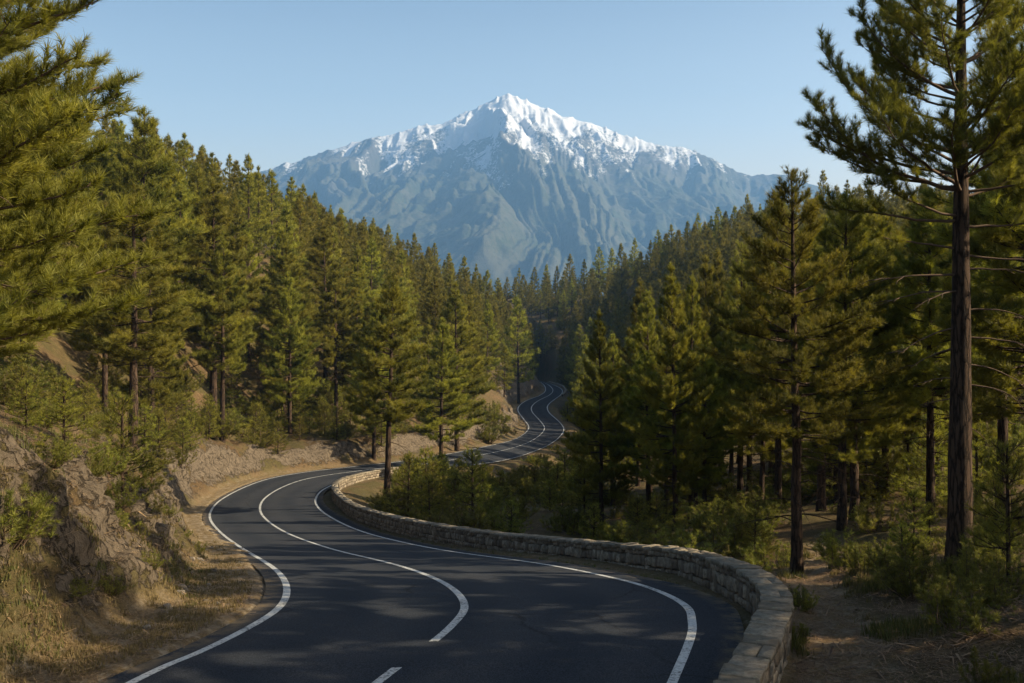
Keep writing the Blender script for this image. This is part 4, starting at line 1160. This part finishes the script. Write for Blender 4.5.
# ------------------------------------------------------------------ young pines and shrubs
def plant(kind, i, px, base, d, H, w, label, group=None):
    x = (px - 512) / F * d
    return spawn(kind, i, x, d, H, wsc=w, label=label, cat='young tree' if kind == 'sapling' else 'shrub', group=group, sink=0.03)
for kd, i, px, ty, d, w, lab in [
 ('sapling', 0, 903, 524, 20.5, 1.25, 'young pine standing beside the path, left of the thickest trunk'),
 ('sapling', 1, 1009, 444, 18.8, 1.0, 'sunlit young pine at the right edge, right of the thickest trunk'),
 ('sapling', 2, 914, 490, 31, 1.1, 'young pine behind the one beside the path, between the two big trunks'),
 ('sapling', 1, 732, 486, 44, 1.1, 'round young pine behind the right part of the parapet'),
 ('sapling', 0, 473, 449, 61, 1.25, 'young pine inside the hairpin, directly below the first far road bend'),
 ('sapling', 2, 550, 480, 66, 1.2, 'small young pine in the hollow left of the sunlit pine behind the parapet'),
 ('sapling', 0, 122, 395, 24.5, 1.1, 'feathery young pine on the near left bank, in front of the bare dark trunk'),
 ('sapling', 1, 64, 378, 21, 1.2, 'lighter young pine on the near left bank below the crown filling the corner'),
 ('sapling', 2, 408, 455, 66, 1.3, 'bushy young pine at the foot of the hairpin pine'),
 ('sapling', 1, 762, 525, 34, 1.2, 'low young pine left of the pine at the head of the path'),
 ('sapling', 0, 500, 470, 78, 1.3, 'small dark young pine right of the one below the far road bend')]:
    x = (px - 512) / F * d; g = gz(x, d); H = CZ - (ty - YH) / F * d - g
    if not 0.8 < H < 7: print('ODD sapling', px, ty, d, H)
    spawn(kd, i, x, d, max(H, 0.8), wsc=w * min(1.0, 3.0 / max(H, 0.8)) ** 0.3, label=lab, cat='young tree', z=g)
BUSH = [(918, 19.5, 0.95, 1.3, 'rounded bush at the right side of the path, first below the young pine'), (957, 15.8, 0.75, 1.3, 'bright bush in the lower right, below the thickest trunk'), (966, 18.5, 1.1, 0.8, 'upright sprig of bush in front of the thickest trunk'),
        (985, 13.2, 0.45, 1.0, 'low tuft of bush at the bottom right corner'), (1000, 17, 0.7, 1.2, 'low bush right of the bright bush in the lower right'), (845, 27, 0.9, 1.4, 'wide bush at the head of the path, right of the dark-stemmed pine'),
        (862, 24, 0.8, 1.3, 'bush on the right side of the path, left of the young pine'), (765, 30, 0.8, 1.4, 'bush behind the bend of the parapet, left of the dark-stemmed pine'), (800, 19, 0.45, 1.0, 'small bush hugging the outer face of the parapet'),
        (796, 16.5, 0.35, 1.0, 'lowest small bush hugging the outer face of the parapet'), (745, 37, 0.9, 1.4, 'bush behind the parapet under the round young pine'),
        (8, 15.6, 0.75, 1.3, 'large dark bush at the left edge on the face of the near bank'), (50, 18.0, 0.5, 1.4, 'spreading bush on the near left bank right of the dark one at the edge'), (86, 20.3, 0.5, 1.3, 'bush on the crest of the near left bank, below the young pines'),
        (100, 23.5, 0.8, 1.5, 'leafy bush behind the crest of the near bank, under the feathery young pine'), (118, 22.0, 0.45, 1.3, 'sunlit bush on the crest where the near bank turns grey'), (148, 28, 0.6, 1.4, 'bush on the crest above the grey rock face'),
        (140, 33, 1.4, 1.5, 'big green bush in front of the bare dark trunk on the left'), (112, 17.6, 0.35, 1.2, 'small tuft of bush low on the near rock face'), (133, 20.6, 0.35, 1.1, 'small green bush halfway up the near rock face'), (198, 31.0, 0.4, 1.2, 'little bush on the dry grass shoulder before the neck of the road')]
for k, (px, d, H, w, lab) in enumerate(BUSH):
    plant('shrub', k % 4, px, 0, d, H, w, lab)
r = np.random.default_rng(15)
def scatter_shrubs(n, xf, zone, kinds=('shrub',), Hr=(0.6, 1.6), wr=(1.1, 1.7), tmin=2.6, tmax=99):
    c = 0; tries = 0
    while c < n and tries < n * 40:
        tries += 1
        px, d = xf(r); x = (px - 512) / F * d
        t, s = road_t(x, d)
        if t < tmin or t > tmax or path_t(x, d) < 1.5: continue
        H = r.uniform(*Hr); g = gz(x, d)
        kd = kinds[int(r.integers(0, len(kinds)))]
        top = YH + (CZ - g - H * (1.8 if kd == 'sapling' else 1.1)) / d * F; bot = YH + (CZ - g) / d * F
        if hides_road(px, top, bot, H * 0.75 / d * F, d): continue
        if kd == 'sapling': spawn('sapling', int(r.integers(0, 3)), x, d, H * 1.8, wsc=1.2, label='young pine in the undergrowth ' + zone, cat='young tree', group='young pines ' + zone)
        else: spawn('shrub', int(r.integers(0, 4)), x, d, H, wsc=r.uniform(*wr), label='low shrub in the undergrowth ' + zone, cat='shrub', group='shrubs ' + zone)
        c += 1
scatter_shrubs(60, lambda r: (r.uniform(90, 360), r.uniform(44, 130)), 'under the pines on the left slope', ('sapling', 'sapling', 'shrub'), (1.2, 2.5), tmin=4.0, tmax=40)
scatter_shrubs(22, lambda r: (r.uniform(-10, 190), r.uniform(16, 34)), 'on the face of the near left bank', ('shrub',), (0.2, 0.5), tmin=2.2, tmax=5.5)
scatter_shrubs(46, lambda r: (r.uniform(478, 585), r.uniform(92, 175)), 'on the verge below the first far road bend', ('shrub',), (0.7, 1.5), (1.4, 2.0), tmin=1.2, tmax=30)
scatter_shrubs(22, lambda r: (r.uniform(512, 572), r.uniform(375, 480)), 'on the slope above the last road bend', ('sapling',), (2.6, 3.8), tmin=4.0)
scatter_shrubs(64, lambda r: (r.uniform(385, 610), r.uniform(46, 100)), 'inside the hairpin, between the parapet and the far road', ('shrub', 'shrub', 'sapling'), (0.9, 2.0))
scatter_shrubs(60, lambda r: (r.uniform(590, 790), r.uniform(30, 80)), 'behind the right half of the parapet', ('shrub', 'shrub', 'sapling'), (0.6, 1.4))
scatter_shrubs(44, lambda r: (r.uniform(810, 1030), r.uniform(42, 100)), 'far back under the right-hand stand', ('shrub', 'sapling'), (1.4, 2.8))
scatter_shrubs(30, lambda r: (r.uniform(810, 1030), r.uniform(19, 60)), 'under the stand right of the path', ('shrub', 'shrub', 'shrub', 'sapling'), (0.4, 1.1))
scatter_shrubs(44, lambda r: (r.uniform(0, 215), r.uniform(24, 72)), 'on the slope above the near left bank', ('shrub', 'shrub', 'sapling'), (0.6, 1.3), tmin=6.0)
scatter_shrubs(120, lambda r: (r.uniform(150, 470), r.uniform(66, 165)), 'on the cut above the hairpin entry', ('shrub', 'sapling'), (1.0, 2.4), tmin=2.4, tmax=34)
scatter_shrubs(60, lambda r: (r.uniform(420, 545), r.uniform(130, 400)), 'along the left edge of the far road', ('shrub', 'sapling'), (1.4, 3.2), tmin=2.4, tmax=30)
scatter_shrubs(60, lambda r: (r.uniform(480, 630), r.uniform(105, 330)), 'in the dark hollow right of the far road', ('shrub', 'sapling'), (1.6, 3.4), tmin=1.5, tmax=50)

# ------------------------------------------------------------------ rocks
M_ROCK = stone_mat('boulder_rock', (0.10, 0.085, 0.068), (0.22, 0.185, 0.145), (0.05, 0.042, 0.034))
def rock(px, d, size, label, seed, flat=0.6, group=None):
    r_ = np.random.default_rng(seed)
    bm = bmesh.new(); bmesh.ops.create_icosphere(bm, subdivisions=4, radius=0.5)
    co = np.array([v.co[:] for v in bm.verts]); n = co / np.linalg.norm(co, axis=1)[:, None]
    for _ in range(14):
        a = r_.normal(size=3); a /= np.linalg.norm(a); lim = r_.uniform(0.30, 0.44); dd = co @ a
        co = np.where((dd > lim)[:, None], co - a * (dd - lim)[:, None] * 0.93, co)
    co *= (1 + 0.05 * fbm(co[:, 0] * 6 + seed, co[:, 1] * 6, co[:, 2] * 6, 3))[:, None]
    co = co * np.array([1.25, 0.9, flat]) * size
    for v, c in zip(bm.verts, co): v.co = c
    me = bpy.data.meshes.new('rock'); bm.to_mesh(me); bm.free(); me.materials.append(M_ROCK)
    at_ = me.attributes.new('tone', 'FLOAT', 'POINT'); at_.data.foreach_set('value', np.full(len(me.vertices), r_.uniform(0, 1), np.float32))
    o = bpy.data.objects.new('rock', me); COL.objects.link(o)
    x = (px - 512) / F * d; o.location = (x, d, gz(x, d) + size * flat * 0.18); o.rotation_euler = (r_.normal(0, .2), r_.normal(0, .2), r_.uniform(0, 6))
    tag(o, label, 'rock', group)
rock(957, 13.0, 0.55, 'flat grey rock half buried at the bottom right, beside the path', 3, 0.4)
r = np.random.default_rng(25)
for k in range(26):
    d = r.uniform(15, 40); j = int(np.argmin(np.abs(Ls[:, 1] - d))); off = r.uniform(1.2, 2.4)
    p = Ls[j] - Ac[j] * off
    rock(512 + p[0] / p[1] * F, p[1], r.uniform(0.08, 0.26), 'small grey stone fallen at the foot of the near left bank', 100 + k, 0.7, 'small stones at the foot of the left bank')

# ------------------------------------------------------------------ grass and litter
def grass(name, pts, hr, n_b, mat, label, seed, wid=0.006, lean=0.5):
    r_ = np.random.default_rng(seed); P = np.array(pts); m = len(P)
    base = np.repeat(P, n_b, 0) + np.concatenate([r_.normal(0, 0.045, (m * n_b, 2)), np.zeros((m * n_b, 1))], 1)
    h = r_.uniform(hr[0], hr[1], m * n_b); a = r_.uniform(0, 6.28, m * n_b); l = r_.uniform(0.1, lean, m * n_b) * h
    tip = base + np.stack([np.cos(a) * l, np.sin(a) * l, h], 1)
    a2 = r_.uniform(0, 6.28, m * n_b); w = wid * (1 + base[:, 1] / 25)
    side = np.stack([np.cos(a2) * w, np.sin(a2) * w, np.zeros(m * n_b)], 1)
    base[:, 2] -= 0.02
    V_ = np.stack([base - side, base + side, tip], 1).reshape(-1, 3)
    tn = np.repeat(np.clip(r_.normal(0.5, 0.25, m * n_b), 0, 1), 3)
    o = mesh_np(name, V_, np.arange(len(V_)).reshape(-1, 3), 3, mat, attrs={'tone': tn})
    tag(o, label, 'grass', kind='stuff')
def grass_pts(n, dlo, dhi, pxlo, pxhi, tmin, thr, side=None, seed=0, tmax=60):
    r_ = np.random.default_rng(seed)
    d = dlo * (dhi / dlo) ** r_.uniform(0, 1, n * 3); px = r_.uniform(pxlo, pxhi, n * 3); x = (px - 512) / F * d
    t, s, z = road_near(x, d)
    q = fbm(x / 1.1, d / 1.1, 2.0, 3)
    ok = (t > tmin) & (t < tmax) & (q > thr)
    if side is not None: ok &= (s == side)
    out = []
    for a, b in zip(x[ok][:n], d[ok][:n]):
        if path_t(a, b) > 0.8 + 0.3 * math.sin(a * 3 + b): out.append((a, b, gz(a, b)))
    return out
grass('dry_grass', grass_pts(6500, 13, 48, -10, 330, 0.75, 0.1, -1, 1, 3.2), (0.02, 0.09), 7, M_GRASS, 'straw coloured grass on the shoulder and bank at the left', 1)
grass('dry_grass', grass_pts(7000, 11, 34, 780, 1040, 1.7, 0.0, None, 2), (0.04, 0.16), 7, M_GRASS, 'straw coloured grass and litter beside the dirt path at the right', 2)
grass('green_grass', grass_pts(3000, 13, 45, -10, 330, 1.6, 0.5, -1, 3, 12), (0.04, 0.13), 9, M_GREENGRASS, 'green grass tufts scattered over the left bank', 3)
grass('green_grass', grass_pts(2600, 11, 34, 780, 1040, 1.1, 0.2, None, 4), (0.08, 0.28), 9, M_GREENGRASS, 'green grass tufts along the outer foot of the parapet and the path', 4)
grass('roadside_grass', grass_pts(3500, 22, 75, 300, 770, 0.62, -0.2, 1, 5, 1.0), (0.03, 0.10), 7, M_GREENGRASS, 'thin weeds between the asphalt and the inner foot of the parapet', 5)

def litter(name, pts, n_b, label, seed):
    r_ = np.random.default_rng(seed); P = np.repeat(np.array(pts), n_b, 0); m = len(P)
    P[:, :2] += r_.normal(0, 0.10, (m, 2)); P[:, 2] += r_.uniform(0.004, 0.03, m)
    a = r_.uniform(0, 6.28, m); l = r_.uniform(0.05, 0.16, m) * np.where(r_.uniform(0, 1, m) < 0.04, 3.0, 1.0); w = l * 0.045
    d = np.stack([np.cos(a), np.sin(a), r_.normal(0, 0.18, m)], 1); sd_ = np.stack([-np.sin(a), np.cos(a), np.zeros(m)], 1)
    V_ = np.stack([P - d * l[:, None] / 2 - sd_ * w[:, None], P - d * l[:, None] / 2 + sd_ * w[:, None], P + d * l[:, None] / 2], 1).reshape(-1, 3)
    o = mesh_np(name, V_, np.arange(len(V_)).reshape(-1, 3), 3, M_LITTER, attrs={'tone': np.repeat(r_.uniform(0, 1, m), 3)})
    tag(o, label, 'litter', kind='stuff')
M_LITTER = foliage_mat('fallen_needles', (0.06, 0.035, 0.018), (0.30, 0.20, 0.10), 0.1)
def litter_pts(n, dlo, dhi, pxlo, pxhi, tmin, seed):
    r_ = np.random.default_rng(seed)
    d = dlo * (dhi / dlo) ** r_.uniform(0, 1, n); px = r_.uniform(pxlo, pxhi, n); x = (px - 512) / F * d
    t, s_, z = road_near(x, d); ok = t > tmin
    return [(a, b, gz(a, b)) for a, b in zip(x[ok], d[ok])]
litter('needle_litter', litter_pts(9000, 11, 34, 775, 1040, 1.6, 8), 6, 'fallen needles and twigs on the forest floor and path at the right', 8)
litter('needle_litter', litter_pts(9000, 12.5, 40, -10, 290, 0.5, 9), 6, 'fallen needles and twigs over the bank and shoulder at the left', 9)
for o_ in COL.objects:
    if len(o_.get('label', '').split()) > 16: print('LONG', len(o_['label'].split()), o_['label'])
# pattern plants that were never used are taken away again
for pr in PROTO.values():
    if not pr[1]:
        for ch in list(pr[0].children): bpy.data.objects.remove(ch)
        bpy.data.objects.remove(pr[0])
print('tris', {k: sum(len(c.data.polygons) for c in v[0].children) for k, v in PROTO.items() if v[1]})
